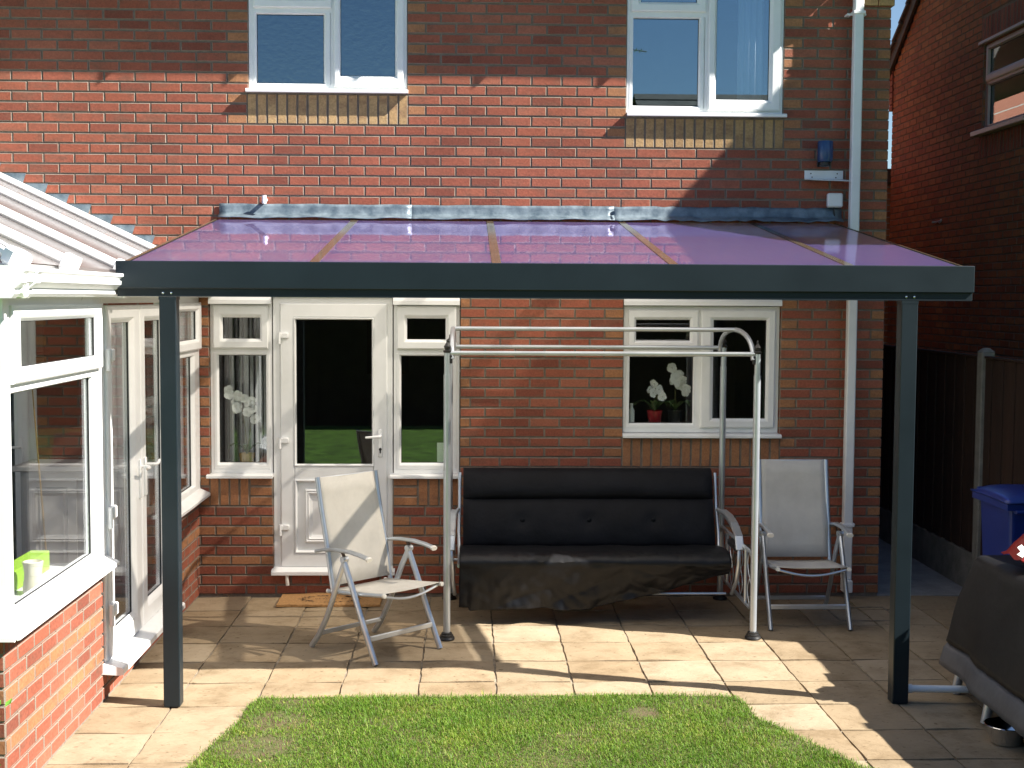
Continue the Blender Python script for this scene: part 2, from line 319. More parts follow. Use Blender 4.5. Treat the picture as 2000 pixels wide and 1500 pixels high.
    def mesh(s, name, mats, smooth=False, ang=40, recalc=True):
        me = bpy.data.meshes.new(name); me.from_pydata(s.v, [], s.f)
        for m in (mats if isinstance(mats, (list, tuple)) else [mats]): me.materials.append(MATS[m])
        if any(s.mi): me.polygons.foreach_set('material_index', s.mi)
        if getattr(s, 'recalc', True): bm = bmesh.new(); bm.from_mesh(me); bmesh.ops.recalc_face_normals(bm, faces=bm.faces); bm.to_mesh(me); bm.free()
        if smooth:
            me.polygons.foreach_set('use_smooth', [True]*len(me.polygons)); me.set_sharp_from_angle(angle=R(ang))
        me.update(); return me
    def build(s, name, mats, parent=None, smooth=False, **kw):
        o = bpy.data.objects.new(name, s.mesh(name, mats, smooth)); C.objects.link(o)
        if parent is not None: attach(o, parent)
        tag(o, **kw); return o
def worldloc(o):
    l = Vector(o.location) if o.type == 'EMPTY' else Vector((0, 0, 0))
    return l + (worldloc(o.parent) if o.parent and o.type == 'EMPTY' else Vector((0, 0, 0)))
ROOT = {}
def attach(o, parent):
    o.parent = parent
    top = parent
    while top.parent: top = top.parent
    if parent.parent is None and parent.type == 'EMPTY' and parent.get('_loc') is not None:
        o.matrix_parent_inverse = Matrix.Translation(-Vector(parent['_loc']))
    # meshes that hang below a part carry world coordinates as the part does: the part's own world matrix is identity
def tag(o, label=None, cat=None, group=None, kind=None):
    if label: o['label'] = label
    if cat: o['category'] = cat
    if group: o['group'] = group
    if kind: o['kind'] = kind
def thing(name, label, cat, loc=(0, 0, 0), group=None):
    o = bpy.data.objects.new(name, None); C.objects.link(o); o.location = loc; o['_loc'] = list(loc); o.empty_display_size = .2
    tag(o, label, cat, group); return o

# ------------------------------------------------------------------ brickwork
def brick_geo(w, h, d=.10, seed=0, j=.0012):
    r = random.Random(seed); J = lambda: r.uniform(-j, j); b = .0042
    def rect(ins, y): return [(-w/2+ins+J(), y, -h/2+ins+J()), (w/2-ins+J(), y, -h/2+ins+J()), (w/2-ins+J(), y, h/2-ins+J()), (-w/2+ins+J(), y, h/2-ins+J())]
    v = rect(b, 0) + rect(0, .0045) + rect(0, d)
    f = [(0, 1, 2, 3)] + [(a*4+k, a*4+4+k, a*4+4+(k+1) % 4, a*4+(k+1) % 4) for a in (0, 1) for k in range(4)]
    return v, f
NV = 8
VAR_S = [brick_geo(.2160, .0655, seed=i) for i in range(NV)]
VAR_V = [brick_geo(.0655, .2160, seed=50+i) for i in range(NV)]
MESH_S = {}
def brickmesh(kind, i):
    if (kind, i) not in MESH_S:
        v, f = (VAR_S if kind == 'S' else VAR_V)[i]; me = bpy.data.meshes.new('brick'); me.from_pydata(v, [], f); me.materials.append(MATS['red_brick0']); me.materials.append(MATS['mortar'])
        for q in range(1, 5): me.polygons[q].material_index = 1
        me.update(); MESH_S[kind, i] = me
    return MESH_S[kind, i]
Z0 = .009
def courses(u0, u1, k0, k1, opens, ph, buffrows=(3, 6), lim=None, endbuff=True):
    out = []
    for k in range(k0, k1):
        zc = Z0+.075*k+.0375
        a0, a1 = (u0, u1) if lim is None else lim(zc)
        if a1-a0 < .08: continue
        iv = [(a0, a1, False, True)]
        for (x0, x1, z0, z1) in opens:
            if z0 < zc < z1:
                nv = []
                for (p, q, fp, fq) in iv:
                    if x1 <= p or x0 >= q: nv.append((p, q, fp, fq)); continue
                    if x0-p > .04: nv.append((p, x0, fp, True))
                    if q-x1 > .04: nv.append((x1, q, True, fq))
                iv = nv
        for (p, q, fp, fq) in iv:
            cuts = [p]; n = math.ceil((p-ph[k % 2])/.225)
            x = ph[k % 2]+n*.225
            while x < q-.045:
                if x-cuts[-1] > .045: cuts.append(x)
                x += .225
            cuts.append(q)
            for i in range(len(cuts)-1):
                L = cuts[i+1]-cuts[i]
                l0 = .0 if (i == 0 and fp) else .004; l1 = .0 if (i == len(cuts)-2 and fq) else .004
                end = (i == 0 and fp) or (i == len(cuts)-2 and fq)
                kind = 'tan' if (k in buffrows or (endbuff and end and L < .17)) else 'red'
                out.append(((cuts[i]+l0+cuts[i+1]-l1)/2, zc, L-l0-l1, 'S', kind))
    return out
def soldiers(u0, u1, v0, v1, n):
    w = (u1-u0)/n
    return [(u0+w*(i+.5), (v0+v1)/2, w-.0085, 'V', 'buff' if v0 > 2.5 else 'tan') for i in range(n)]
def lay(bricks, P, rotz, parent, pick, cls, maxn=300):
    """bricks -> the maxn nearest to the camera (that 'pick' accepts) as objects, the rest as one stuff mesh"""
    cand = sorted([i for i, b in enumerate(bricks) if pick(b)], key=lambda i: (Vector(P(bricks[i][0], bricks[i][1], 0))-CAM).length)[:maxn]
    sel = set(cand); rest = []
    Rm = Matrix.Rotation(rotz, 3, 'Z'); RV = []; RF = []; RM = []
    for i, (u, v, L, typ, kind) in enumerate(bricks):
        var = random.randrange(NV); loc = Vector(P(u, v, random.uniform(-.0009, .0012)))
        rx = random.uniform(-.004, .004)
        sc = L/.2160 if typ == 'S' else L/.0655
        mname = {'red': cls, 'buff': 'buff_brick', 'tan': 'tan_brick'}[kind]
        if i in sel:
            o = bpy.data.objects.new('brick', brickmesh(typ, var)); C.objects.link(o); o.parent = parent
            o.location = loc; o.rotation_euler = (0, rx, rotz); o.scale = (sc, 1, 1)
            o.material_slots[0].link = 'OBJECT'; o.material_slots[0].material = MATS[mname+'0']
        else:
            vs, fs = (VAR_S if typ == 'S' else VAR_V)[var]; o0 = len(RV)
            for (x, y, z) in vs: RV.append(tuple(Rm @ Vector((x*sc, y, z+x*rx)) + loc))
            RF += [tuple(a+o0 for a in f) for f in fs]; c_ = {'red': 0, 'buff': 1, 'tan': 2}[kind]; RM += [c_]+[3]*4+[c_]*4
    if RV:
        me = bpy.data.meshes.new('bricks'); me.from_pydata(RV, [], RF); me.materials.append(MATS[cls+'1']); me.materials.append(MATS['buff_brick1']); me.materials.append(MATS['tan_brick1']); me.materials.append(MATS['mortar' if cls == 'red_brick' else 'mortar_dark'])
        me.polygons.foreach_set('material_index', RM); me.update()
        o = bpy.data.objects.new('brickwork', me); C.objects.link(o); o.parent = parent; o['kind'] = 'stuff'
def core(P, u0, u1, v0, v1, opens, w0, w1, mb):
    us = sorted({u0, u1, *[o[0] for o in opens], *[o[1] for o in opens]}); vs = sorted({v0, v1, *[o[2] for o in opens], *[o[3] for o in opens]})
    us = [u for u in us if u0 <= u <= u1]; vs = [v for v in vs if v0 <= v <= v1]
    for j in range(len(vs)-1):
        st = None
        for i in range(len(us)-1):
            uc, vc = (us[i]+us[i+1])/2, (vs[j]+vs[j+1])/2
            solid = not any(o[0] < uc < o[1] and o[2] < vc < o[3] for o in opens)
            if solid and st is None: st = us[i]
            if st is not None and (not solid): mb.pbox(P, st, us[i], vs[j], vs[j+1], w0, w1); st = None
        if st is not None: mb.pbox(P, st, us[-1], vs[j], vs[j+1], w0, w1)
PH = lambda u, v, w: (u, -w, v)                 # house wall faces -y
def PX(x): return lambda u, v, w: (x+w, u, v)   # faces +x
def PN(x): return lambda u, v, w: (x-w, u, v)   # faces -x

# ================================================================== SETTING: ground, patio, lawn
mb = MB(); n = 24
mb.add([(-400, -400, -.06), (400, -400, -.06), (400, 400, -.06), (-400, 400, -.06)], [(0, 1, 2, 3)])
mb.build('ground', 'ground_far', kind='structure')
mb = MB(); mb.box(-1.42, 4.62, -6.2, .004, -.055, -.014)
patio = mb.build('patio', 'joint_sand', kind='structure')
mb = MB(); mb.box(3.79, 4.6, .012, 9, -.05, -.006)
mb.build('path', 'path_concrete', kind='structure')
LAWN = [(-.50, -2.64), (.05, -2.625), (.63, -2.63), (1.2, -2.615), (1.79, -2.605), (2.17, -2.645), (2.205, -2.75), (2.21, -3.0), (2.32, -3.23), (2.425, -3.47), (2.54, -3.74), (2.9, -4.3), (3.4, -5.2), (3.9, -5.9), (-1.3, -5.9), (-1.2, -5.6), (-.85, -4.6), (-.66, -3.75), (-.63, -3.53), (-.58, -3.255), (-.535, -2.99), (-.525, -2.75)]
def inpoly(x, y, poly=LAWN):
    c = False; j = len(poly)-1
    for i in range(len(poly)):
        (xi, yi), (xj, yj) = poly[i], poly[j]
        if (yi > y) != (yj > y) and x < (xj-xi)*(y-yi)/(yj-yi)+xi: c = not c
        j = i
    return c
# paving slabs, each its own piece
def slab_geo(seed):
    r = random.Random(seed); k = 6; h = .5; vs = []; fs = []
    ph = [r.uniform(0, 6) for _ in range(6)]
    for j in range(k+1):
        for i in range(k+1):
            x, y = i/k-.5, j/k-.5
            z = .0022*math.sin(5*x+ph[0]+2*y)+.0018*math.sin(7*y+ph[1]-3*x)
            ed = i in (0, k) or j in (0, k)
            if ed:
                z -= .004; a = .010
                x += r.uniform(-a, a)*.8 if i in (0, k) else 0; y += r.uniform(-a, a)*.8 if j in (0, k) else 0
            vs.append((x, y, z))
    for j in range(k):
        for i in range(k): q = j*(k+1)+i; fs.append((q, q+1, q+k+2, q+k+1))
    loop = [i for i in range(k+1)]+[(k+1)*j+k for j in range(1, k+1)]+[(k+1)*k+i for i in range(k-1, -1, -1)]+[(k+1)*j for j in range(k-1, 0, -1)]
    o = len(vs)
    for q in loop: x, y, z = vs[q]; vs.append((x*1.006, y*1.006, -.035))
    m = len(loop)
    for a in range(m): fs.append((loop[a], loop[(a+1) % m], o+(a+1) % m, o+a))
    me = bpy.data.meshes.new('paving_slab'); me.from_pydata(vs, [], fs); me.materials.append(MATS['sandstone_slab'])
    me.polygons.foreach_set('use_smooth', [True]*len(fs)); me.set_sharp_from_angle(angle=R(35)); me.update(); return me
SL = [slab_geo(i) for i in range(6)]
gx = -.9699; gy = -.0229
xs = [-1.40, gx]+[gx+.45*k for k in range(1, 13)]+[4.60]
xs[13] = 4.43
ys = [gy-.45*k for k in range(0, 14)]
for i in range(len(xs)-1):
    for j in range(len(ys)-1):
        x0, x1, y1, y0 = xs[i], xs[i+1], ys[j], ys[j+1]
        if x1-x0 < .05: continue
        if all(inpoly(x, y) for x in (x0-.04, x1+.04) for y in (y0-.04, y1+.04)): continue
        o = bpy.data.objects.new('paving_slab', random.choice(SL)); C.objects.link(o); o.parent = patio
        o.location = ((x0+x1)/2, (y0+y1)/2, random.uniform(-.003, .001)); o.scale = (x1-x0-.013, y1-y0-.013, 1)
        o.rotation_euler = (random.uniform(-.003, .003), random.uniform(-.003, .003), random.uniform(-.006, .006))
# lawn: a low turf bed with blades
from mathutils import noise as mnoise
from mathutils.geometry import tessellate_polygon
edge = []
for i in range(len(LAWN)):
    a, b = Vector(LAWN[i]), Vector(LAWN[(i+1) % len(LAWN)]); m = max(1, int((b-a).length/.07)) if a.y > -4.5 else 1
    for k in range(m):
        p = a.lerp(b, k/m); edge.append((p.x+random.uniform(-.012, .012), p.y+random.uniform(-.012, .012)))
mb = MB(); nE = len(edge)
vs = [(x, y, .016) for x, y in edge]+[(x, y, -.04) for x, y in edge]
tris = tessellate_polygon([[Vector((x, y, 0)) for x, y in edge]])
mb.add(vs, [tuple(t) for t in tris]+[(k, (k+1) % nE, nE+(k+1) % nE, nE+k) for k in range(nE)])
lawn = mb.build('lawn', 'soil', kind='structure')
mb = MB(); mb.box(-12, 4.5, -13.2, -5.88, -.05, .022); mb.build('back_lawn', 'ground_far', kind='structure')
BARE = [(1.62, -2.93, .10, .9), (-.36, -3.05, .16, .75), (-.40, -3.45, .20, .8), (2.1, -3.15, .1, .6), (1.9, -2.8, .18, .45), (-.3, -2.72, .12, .5), (.55, -3.6, .16, .4), (1.25, -3.35, .12, .35), (.2, -3.1, .10, .35), (2.3, -3.45, .12, .5)]
def blades(nb, x0, x1, y0, y1, hmin, hmax, wd):
    V = []; F = []; cnt = 0
    while cnt < nb:
        x, y = random.uniform(x0, x1), random.uniform(y0, y1)
        if not inpoly(x, y): 
            if not inpoly(x+random.gauss(0, .016), y+random.gauss(0, .016)): cnt += .3; continue
        cnt += 1
        nz = mnoise.noise(Vector((x*2.3, y*2.3, 1))); skip = 0
        for (bx, by, br, bp) in BARE:
            d = math.hypot(x-bx, y-by)/br
            if d < 1.3: skip = max(skip, bp*(1 if d < .7 else (1.3-d)/.6))
        if random.random() < skip: continue
        h = random.uniform(hmin, hmax)*(1+.6*nz)*(1.7 if random.random() < .04 else 1); a = random.uniform(0, 6.283); le = random.uniform(.25, 1.0)*h; w = wd*random.uniform(.6, 1.3)
        dx, dy = math.cos(a), math.sin(a); px, py = -dy*w, dx*w; z0 = .012
        if random.random() < .03+.10*max(0, mnoise.noise(Vector((x*3.1+9, y*3.1, 4)))-.1):   # broad clover / plantain leaf
            w *= 3.5; px, py = -dy*w, dx*w; h *= .55; le *= 1.5
        o = len(V)
        V += [(x-px, y-py, z0), (x+px, y+py, z0), (x+dx*le*.4+px*.85, y+dy*le*.4+py*.85, z0+h*.62), (x+dx*le*.4-px*.85, y+dy*le*.4-py*.85, z0+h*.62), (x+dx*le, y+dy*le, z0+h*random.uniform(.75, 1))]
        F += [(o, o+1, o+2, o+3), (o+3, o+2, o+4)]
    return V, F
V1, F1 = blades(120000, -.74, 2.64, -3.95, -2.57, .010, .030, .0014)
V2, F2 = blades(14000, -.95, 3.5, -5.3, -3.95, .02, .045, .0035)
me = bpy.data.meshes.new('grass'); me.from_pydata(V1+V2, [], F1+[tuple(a+len(V1) for a in f) for f in F2]); me.materials.append(MATS['grass_blade']); me.update()
go = bpy.data.objects.new('grass', me); C.objects.link(go); go['kind'] = 'stuff'; tag(go, 'short green lawn grass with worn brown patches beside the patio', 'grass')

# ================================================================== THE HOUSE
house = thing('brick_house', 'red brick house with buff bands, white upstairs windows and a glazed back door', 'house')
OP = [(-.972, .20, 3.77, 4.93), (1.828, 3.008, 3.62, 4.93), (1.828, 3.024, 1.209, 2.259), (-1.28, -.81, .909, 2.259), (-.81, .092, .159, 2.259), (.092, .60, .909, 2.259), (-3.6, -2.56, 0.02, 2.15)]
SOL = [(-.985, .207, 3.534, 3.759, 16), (1.822, 3.016, 3.384, 3.609, 16), (1.822, 3.03, .984, 1.209, 16), (-1.285, -.985, .684, .909, 4), (.28, .60, .684, .909, 4)]
STK = [(-.985, -.81, .684, .909), (.092, .28, .684, .909)]
mb = MB(); core(PH, -4.6, 3.805, -.05, 5.05, OP, -.29, -.0085, mb)
wall = mb.build('wall', 'mortar', house)
br = courses(-4.6, 3.81, 0, 67, OP+[s[:4] for s in SOL]+STK, (.11, -.0025))
for s in SOL: br += soldiers(*s)
for s in STK:
    for i in range(3): br.append(((s[0]+s[1])/2, s[2]+.0375+.075*i, s[1]-s[0]-.009, 'S', 'tan'))
lay(br, PH, 0, wall, lambda b: 2.97 < b[1] < 4.5 and -2.75 < b[0] < 3.8, 'red_brick')
# flank, rear, roof and eaves (out of the picture, but they shade it)
mb = MB(); mb.box(3.55, 3.806, .30, 8.2, -.05, 5.0); mb.box(-4.6, 3.806, 8.2, 8.45, -.05, 5.0)
mb.box(-4.6, -4.35, .30, 8.2, -.05, 5.0); mb.build('flank_wall', 'far_brick_x', house)
mb = MB(); mb.add([(-4.8, -.34, 5.16), (3.93, -.34, 5.16), (3.93, 4.2, 8.2), (-4.8, 4.2, 8.2), (-4.8, -.34, 5.02), (3.93, -.34, 5.02), (3.93, 4.2, 8.05), (-4.8, 4.2, 8.05), (-4.8, 8.8, 5.16), (3.93, 8.8, 5.16), (-4.8, 8.8, 5.02), (3.93, 8.8, 5.02)],
    [(0, 1, 2, 3), (4, 7, 6, 5), (0, 4, 5, 1), (1, 5, 6, 2), (0, 3, 7, 4), (3, 2, 9, 8), (7, 10, 11, 6), (8, 9, 11, 10), (2, 6, 11, 9), (3, 8, 10, 7)])
mb.build('roof', 'roof_tile', house)
mb = MB(); mb.box(-4.7, 3.86, -.28, .02, 4.985, 5.015); mb.build('soffit', 'upvc', house)
mb = MB(); mb.extrude([(-.28, 5.10), (-.28, 5.0), (-.30, 4.985), (-.35, 4.995), (-.385, 5.03), (-.39, 5.09), (-.38, 5.09), (-.37, 5.04), (-.34, 5.01), (-.29, 5.01), (-.29, 5.10)], -4.75, 3.9, 'x')
for i in range(10):
    x = -4.5+i*.92; mb.box(x, x+.022, -.394, -.28, 4.980, 5.09)
mb.build('gutter', 'upvc', house, smooth=True)
# buff corbel at the corner under the eaves
mb = MB()
for k, (z, pr) in enumerate([(4.452, .014), (4.527, .05), (4.602, .085), (4.677, .12)]):
    for i in range(2): mb.box(3.60+i*.112, 3.60+(i+1)*.112-.008+(pr if i else 0), -pr, .1, z, z+.067, .003)
kn = mb.build('corbel', 'buff_brick1', house)
# ---- uPVC windows
FR = lambda w, w0, w1: [(0, w0), (0, w1), (w*.72, w1), (w, w1-.018), (w, w0)]
BEAD = lambda i, w: [(i, w-.03), (i, w), (i+.012, w-.012), (i+.012, w-.03)]
def pane(P, u0, u1, v0, v1, w, parent, mat='glass'):
    m = MB(); m.pbox(P, u0-.004, u1+.004, v0-.004, v1+.004, w-.006, w); return m.build('pane', mat, parent)
def sash(P, u0, u1, v0, v1, g, w1, parent, mat='glass', fm='upvc', name='sash', dpt=.05, gask=True):
    """casement: moulded ring u0..v1 with glass g=(u0,u1,v0,v1)"""
    m = MB(); gu0, gu1, gv0, gv1 = g; il, ir, ib, it = gu0-u0, u1-gu1, gv0-v0, v1-gv1
    prof = [(0, w1-dpt), (0, w1-.006), (.1, w1), (.70, w1), (.82, w1-.006), (1, w1-.020), (1, w1-dpt)]
    vs = []
    for f, w in prof:
        f2 = f if f != .1 else .008/max(.02, min(il, ir, ib, it))
        vs += [P(u0+il*f2, v0+ib*f2, w), P(u1-ir*f2, v0+ib*f2, w), P(u1-ir*f2, v1-it*f2, w), P(u0+il*f2, v1-it*f2, w)]
    n = len(prof); m.add(vs, [(i*4+k, i*4+(k+1) % 4, ((i+1) % n)*4+(k+1) % 4, ((i+1) % n)*4+k) for i in range(n) for k in range(4)])
    o = m.build(name, fm, parent)
    if gask:
        m = MB(); m.ring(P, gu0-.003, gu1+.003, gv0-.003, gv1+.003, [(0, w1-.034), (0, w1-.024), (.006, w1-.024), (.006, w1-.034)]); m.build('gasket', 'gasket', parent)
    pane(P, gu0, gu1, gv0, gv1, w1-.030, parent, mat); return o
def sill(P, u0, u1, v, out, parent, th=.034, back=-.06, up_=.030):
    m = MB(); a = [(back, v+up_), (out-.012, v+.006+th*.55), (out, v+th*.5), (out, v), (out-.012, v-.004), (out-.02, v+.004), (back, v+.004)]
    vs = [P(u, z, w) for u in (u0, u1) for w, z in a]; k = len(a)
    m.add(vs, [(i, (i+1) % k, k+(i+1) % k, k+i) for i in range(k)]+[tuple(range(k)), tuple(range(k, 2*k))])
    return m.build('sill', 'upvc', parent)
def wingroup(name, label=None):
    o = bpy.data.objects.new(name, None); C.objects.link(o); o.parent = house; tag(o, label); return o
def outer(P, u0, u1, v0, v1, parent, w1=-.035, wd=.045, bars=(), fm='upvc', dpt=.07):
    m = MB(); m.ring(P, u0, u1, v0, v1, [(0, w1-dpt), (0, w1), (wd, w1), (wd, w1-dpt)])
    for (a, b, c, d) in bars: m.pbox(P, a, b, c, d, w1-dpt, w1+.001)
    return m.build('frame', fm, parent)
# upstairs bathroom window, obscure glass
g = wingroup('window', 'bathroom window with obscure glass')
outer(PH, -.968, .196, 3.785, 4.92, g, w1=-.012, bars=[(-.365, -.335, 3.83, 4.875), (-.923, -.365, 4.355, 4.395)])
sash(PH, -.945, -.368, 3.80, 4.37, (-.912, -.419, 3.84, 4.341), -.010, g, 'glass_obscure', dpt=.04)
sash(PH, -.930, -.362, 4.385, 4.895, (-.86, -.43, 4.455, 4.83), .012, g, 'glass_obscure')
sash(PH, -.340, .172, 3.812, 4.895, (-.294, .110, 3.895, 4.83), .012, g, 'glass_obscure')
sill(PH, -.985, .207, 3.765, .056, g)
# upstairs bedroom window
g = wingroup('window', 'bedroom window with pale curtain')
outer(PH, 1.832, 3.004, 3.64, 4.92, g, w1=-.012, bars=[(2.415, 2.445, 3.68, 4.88), (1.877, 2.415, 4.355, 4.40)])
sash(PH, 1.845, 2.412, 3.655, 4.375, (1.871, 2.370, 3.70, 4.345), -.010, g, 'glass_sky', dpt=.04)
sash(PH, 1.86, 2.418, 4.39, 4.895, (1.93, 2.35, 4.46, 4.83), .012, g, 'glass_sky')
sash(PH, 2.440, 2.985, 3.668, 4.895, (2.500, 2.897, 3.748, 4.83), .012, g, 'glass_sky')
sill(PH, 1.832, 3.026, 3.618, .056, g)
# kitchen window
g = wingroup('window', 'kitchen window under the canopy')
outer(PH, 1.834, 3.018, 1.245, 2.205, g, bars=[(2.385, 2.43, 1.29, 2.165), (1.88, 2.385, 1.855, 1.905)])
sash(PH, 1.868, 2.398, 1.89, 2.175, (1.925, 2.334, 1.945, 2.102), -.006, g, 'glass')
sash(PH, 1.845, 2.392, 1.27, 1.86, (1.872, 2.366, 1.315, 1.821), -.032, g, 'glass', dpt=.04)
sash(PH, 2.418, 2.985, 1.285, 2.175, (2.515, 2.917, 1.354, 2.102), -.006, g, 'glass')
sill(PH, 1.826, 3.032, 1.212, .05, g)
mb = MB(); mb.extrude([(.02, 2.258), (-.018, 2.258), (-.030, 2.240), (-.032, 2.210), (-.02, 2.210), (.02, 2.218)], 1.828, 3.022, 'x'); mb.build('drip_cap', 'upvc', g)
# side lights by the back door
for (a, b, gl, vg, lab) in [(-1.275, -.815, (-1.215, -.859), (-1.179, -.902), 'left side light of the back door'), (.097, .592, (.152, .532), (.197, .487), 'right side light of the back door')]:
    g = wingroup('window', lab)
    outer(PH, a, b, .93, 2.225, g, bars=[(a+.04, b-.04, 1.835, 1.88)], fm='upvc')
    sash(PH, a+.025, b-.025, 1.872, 2.195, (vg[0], vg[1], 1.945, 2.103), -.004, g)
    sash(PH, a+.012, b-.012, .945, 1.845, (gl[0], gl[1], 1.008, 1.82), -.032, g, dpt=.04)
    sill(PH, a-.025, b+.008, .90, .045, g)
    mb = MB(); mb.extrude([(.02, 2.257), (-.015, 2.257), (-.028, 2.235), (-.030, 2.205), (-.018, 2.205), (.02, 2.212)], a-.002, b+.002, 'x'); mb.build('drip_cap', 'upvc', g)
# back door
g = wingroup('door', 'white half-glazed back door')
outer(PH, -.806, .088, .19, 2.257, g, w1=-.03, wd=.05)
m = MB()
m.ring(PH, -.754, .05, .215, 2.212, [(0, -.09), (0, -.024), (.008, -.018), (.098, -.018), (.106, -.026), (.115, -.040), (.115, -.09)])
m.pbox(PH, -.645, -.06, .875, .985, -.088, -.019); m.build('door_leaf', 'upvc', g)
m = MB(); m.ring(PH, -.650, -.052, .985, 2.105, [(0, -.05), (0, -.014), (.006, -.012), (.015, -.03), (.015, -.05)]); m.build('glazing_bead', 'upvc', g)
pane(PH, -.637, -.065, 1.0, 2.09, -.036, g)
m = MB(); m.pbox(PH, -.645, -.06, .33, .875, -.07, -.044)
m.ring(PH, -.648, -.058, .322, .882, [(0, -.05), (0, -.012), (.007, -.010), (.018, -.03), (.018, -.05)])
m.ring(PH, -.575, -.128, .40, .81, [(0, -.045), (.004, -.026), (.012, -.020), (.020, -.026), (.030, -.022), (.038, -.034), (.06, -.045)])
m.build('door_panel', 'upvc', g)
m = MB(); m.add([PH(u, z, w) for u in (-.82, .108) for w, z in [(-.06, .225), (.045, .196), (.052, .190), (.052, .166), (.04, .162), (-.06, .170)]], [(i, (i+1) % 6, 6+(i+1) % 6, 6+i) for i in range(6)]+[tuple(range(6)), tuple(range(6, 12))]); m.build('threshold', 'upvc', g)
for z in (1.97, 1.18, .52):
    m = MB(); m.pbox(PH, -.738, -.69, z-.02, z+.02, -.02, .004, .004); m.tube([PH(-.757, z-.062, .0), PH(-.757, z+.024, .0)], .011, 10); m.pbox(PH, -.757, -.735, z-.02, z+.02, -.015, .006, .003); m.build('hinge', 'upvc', g, smooth=True)
m = MB(); m.pbox(PH, -.020, .014, 1.055, 1.265, -.02, -.008, .005); m.tube([PH(-.003, 1.215, -.01), PH(-.003, 1.215, .040), PH(-.02, 1.215, .050), PH(-.11, 1.208, .050)], [.010, .010, .0105, .009], 10)
hd = m.build('handle', 'upvc', g, smooth=True)
m = MB(); m.tube([PH(-.003, 1.115, -.009), PH(-.003, 1.115, -.004)], .011, 12); m.pbox(PH, -.008, .002, 1.085, 1.115, -.009, -.0045); m.build('keyhole', 'black_plastic', g)
m = MB(); m.tube([(-.703, -.03, .165), (-.703, -.034, .13), (-.699, -.034, .085)], .014, 10); m.build('condensate_pipe', 'upvc_cream', house, smooth=True)
m = MB(); m.tube([(-.850, .03, 2.975), (-.850, -.085, 2.975)], .0155, 12); m.tube([(-.850, -.076, 3.005), (-.850, -.076, 2.945)], .0165, 12); m.build('overflow_pipe', 'upvc', house, smooth=True)
m = MB(); m.add([(-.846+a, -.0012-.0008, z) for a, z in [(-.004, 2.925), (.012, 2.925), (.016, 2.86), (.004, 2.83), (-.007, 2.86)]], [(0, 1, 2, 3, 4)])
# door from the conservatory into the house
g = wingroup('door', 'white glazed door inside the conservatory')
outer(PH, -3.59, -2.565, .03, 2.14, g, w1=-.02, wd=.06); sash(PH, -3.53, -2.625, .09, 2.08, (-3.42, -2.735, .25, 1.97), .0, g)
m = MB(); m.pbox(PH, -2.70, -2.665, .98, 1.2, 0, .012, .004); m.tube([PH(-2.682, 1.13, .01), PH(-2.682, 1.13, .05), PH(-2.70, 1.13, .055), PH(-2.80, 1.128, .055)], .01, 8); m.build('handle', 'upvc', g, smooth=True)
# downpipe
dp = MB(); dp.tube([(3.535, -.105, 4.98), (3.531, -.105, 4.70), (3.530, -.105, 4.4)], .0, 4)
dp = MB()
dp.box(3.496, 3.566, -.135, -.068, .14, 4.60, .008); dp.box(3.492, 3.570, -.139, -.064, 2.60, 2.72, .006)
dp.bar((3.531, -.1015, 4.59), (3.531, -.33, 4.99), .07, .067, (1, 0, 0)); dp.box(3.497, 3.565, -.17, -.07, .05, .145, .006)
pipe = dp.build('downpipe', 'upvc', house)
for z in (4.375, 2.3, .56):
    m = MB(); m.box(3.486, 3.576, -.143, -.06, z-.012, z+.012, .003); m.box(3.455, 3.49, -.075, -.0, z-.012, z+.004, .003); m.box(3.572, 3.60, -.075, .0, z-.012, z+.004, .003); m.build('pipe_clip', 'upvc', pipe)
# ---- rooms behind the windows
def room(name, x0, x1, y0, y1, z0, z1, mats=('room_dark', 'room_floor')):
    m = MB(); t = .06
    m.box(x0-t, x1+t, y1, y1+t, z0-t, z1+t); m.box(x0-t, x0, y0, y1, z0-t, z1+t); m.box(x1, x1+t, y0, y1, z0-t, z1+t); m.box(x0, x1, y0, y1, z1, z1+t)
    m.cur = 1; m.box(x0, x1, y0, y1, z0-t, z0); return m.build(name, list(mats), kind='structure')
room('kitchen_room', 1.25, 3.4, .292, 3.6, .2, 2.42)
room('hall_room', -1.9, 1.18, .292, 4.2, .17, 2.42)
room('upper_room', 1.0, 3.4, .292, 3.2, 2.75, 5.0); room('bath_room', -1.6, .93, .292, 2.2, 2.75, 5.0, ('plaster', 'room_floor'))
room('inner_room', -4.2, -2.0, .292, 3.4, .02, 2.42)

# ================================================================== CANOPY
can = thing('patio_canopy', 'dark grey aluminium patio canopy with a violet sheened sloping roof on two posts', 'canopy', (1.1, -2.7, 0))
YF = -2.762
m = MB(); m.box(-1.235, 3.437, YF, -2.64, 2.300, 2.448, .004); m.box(-1.232, 3.434, -2.744, -2.65, 2.257, 2.315, .003); m.box(-1.23, 3.43, -2.75, -2.742, 2.257, 2.264)
beam = m.build('beam', 'anthracite', can)
for xc in (-.963, 3.087):
    m = MB(); m.box(xc-.045, xc+.045, -2.748, -2.658, 0, 2.256, .004); m.box(xc-.047, xc+.047, -2.749, -2.657, 2.24, 2.2565)
    p_ = m.build('post', 'anthracite', can)
    for dx in (-.022, .022):
        m = MB(); m.lathe([(.001, -.004), (.006, -.003), (.0065, 0), (.006, .003), (.001, .004)], (0, 0, 0), 8)
        m.v = [(xc+dx+v[0], -2.747+v[2], 2.276+v[1]) for v in m.v]; m.build('screw', 'chrome', p_, smooth=True)
ZA, YA, ZB, YB = 2.446, -2.70, 2.838, -.03
zr = lambda y: ZA+(ZB-ZA)*(y-YA)/(YB-YA)
BX = [-1.205, -.185, .815, 1.795, 2.775, 3.405]
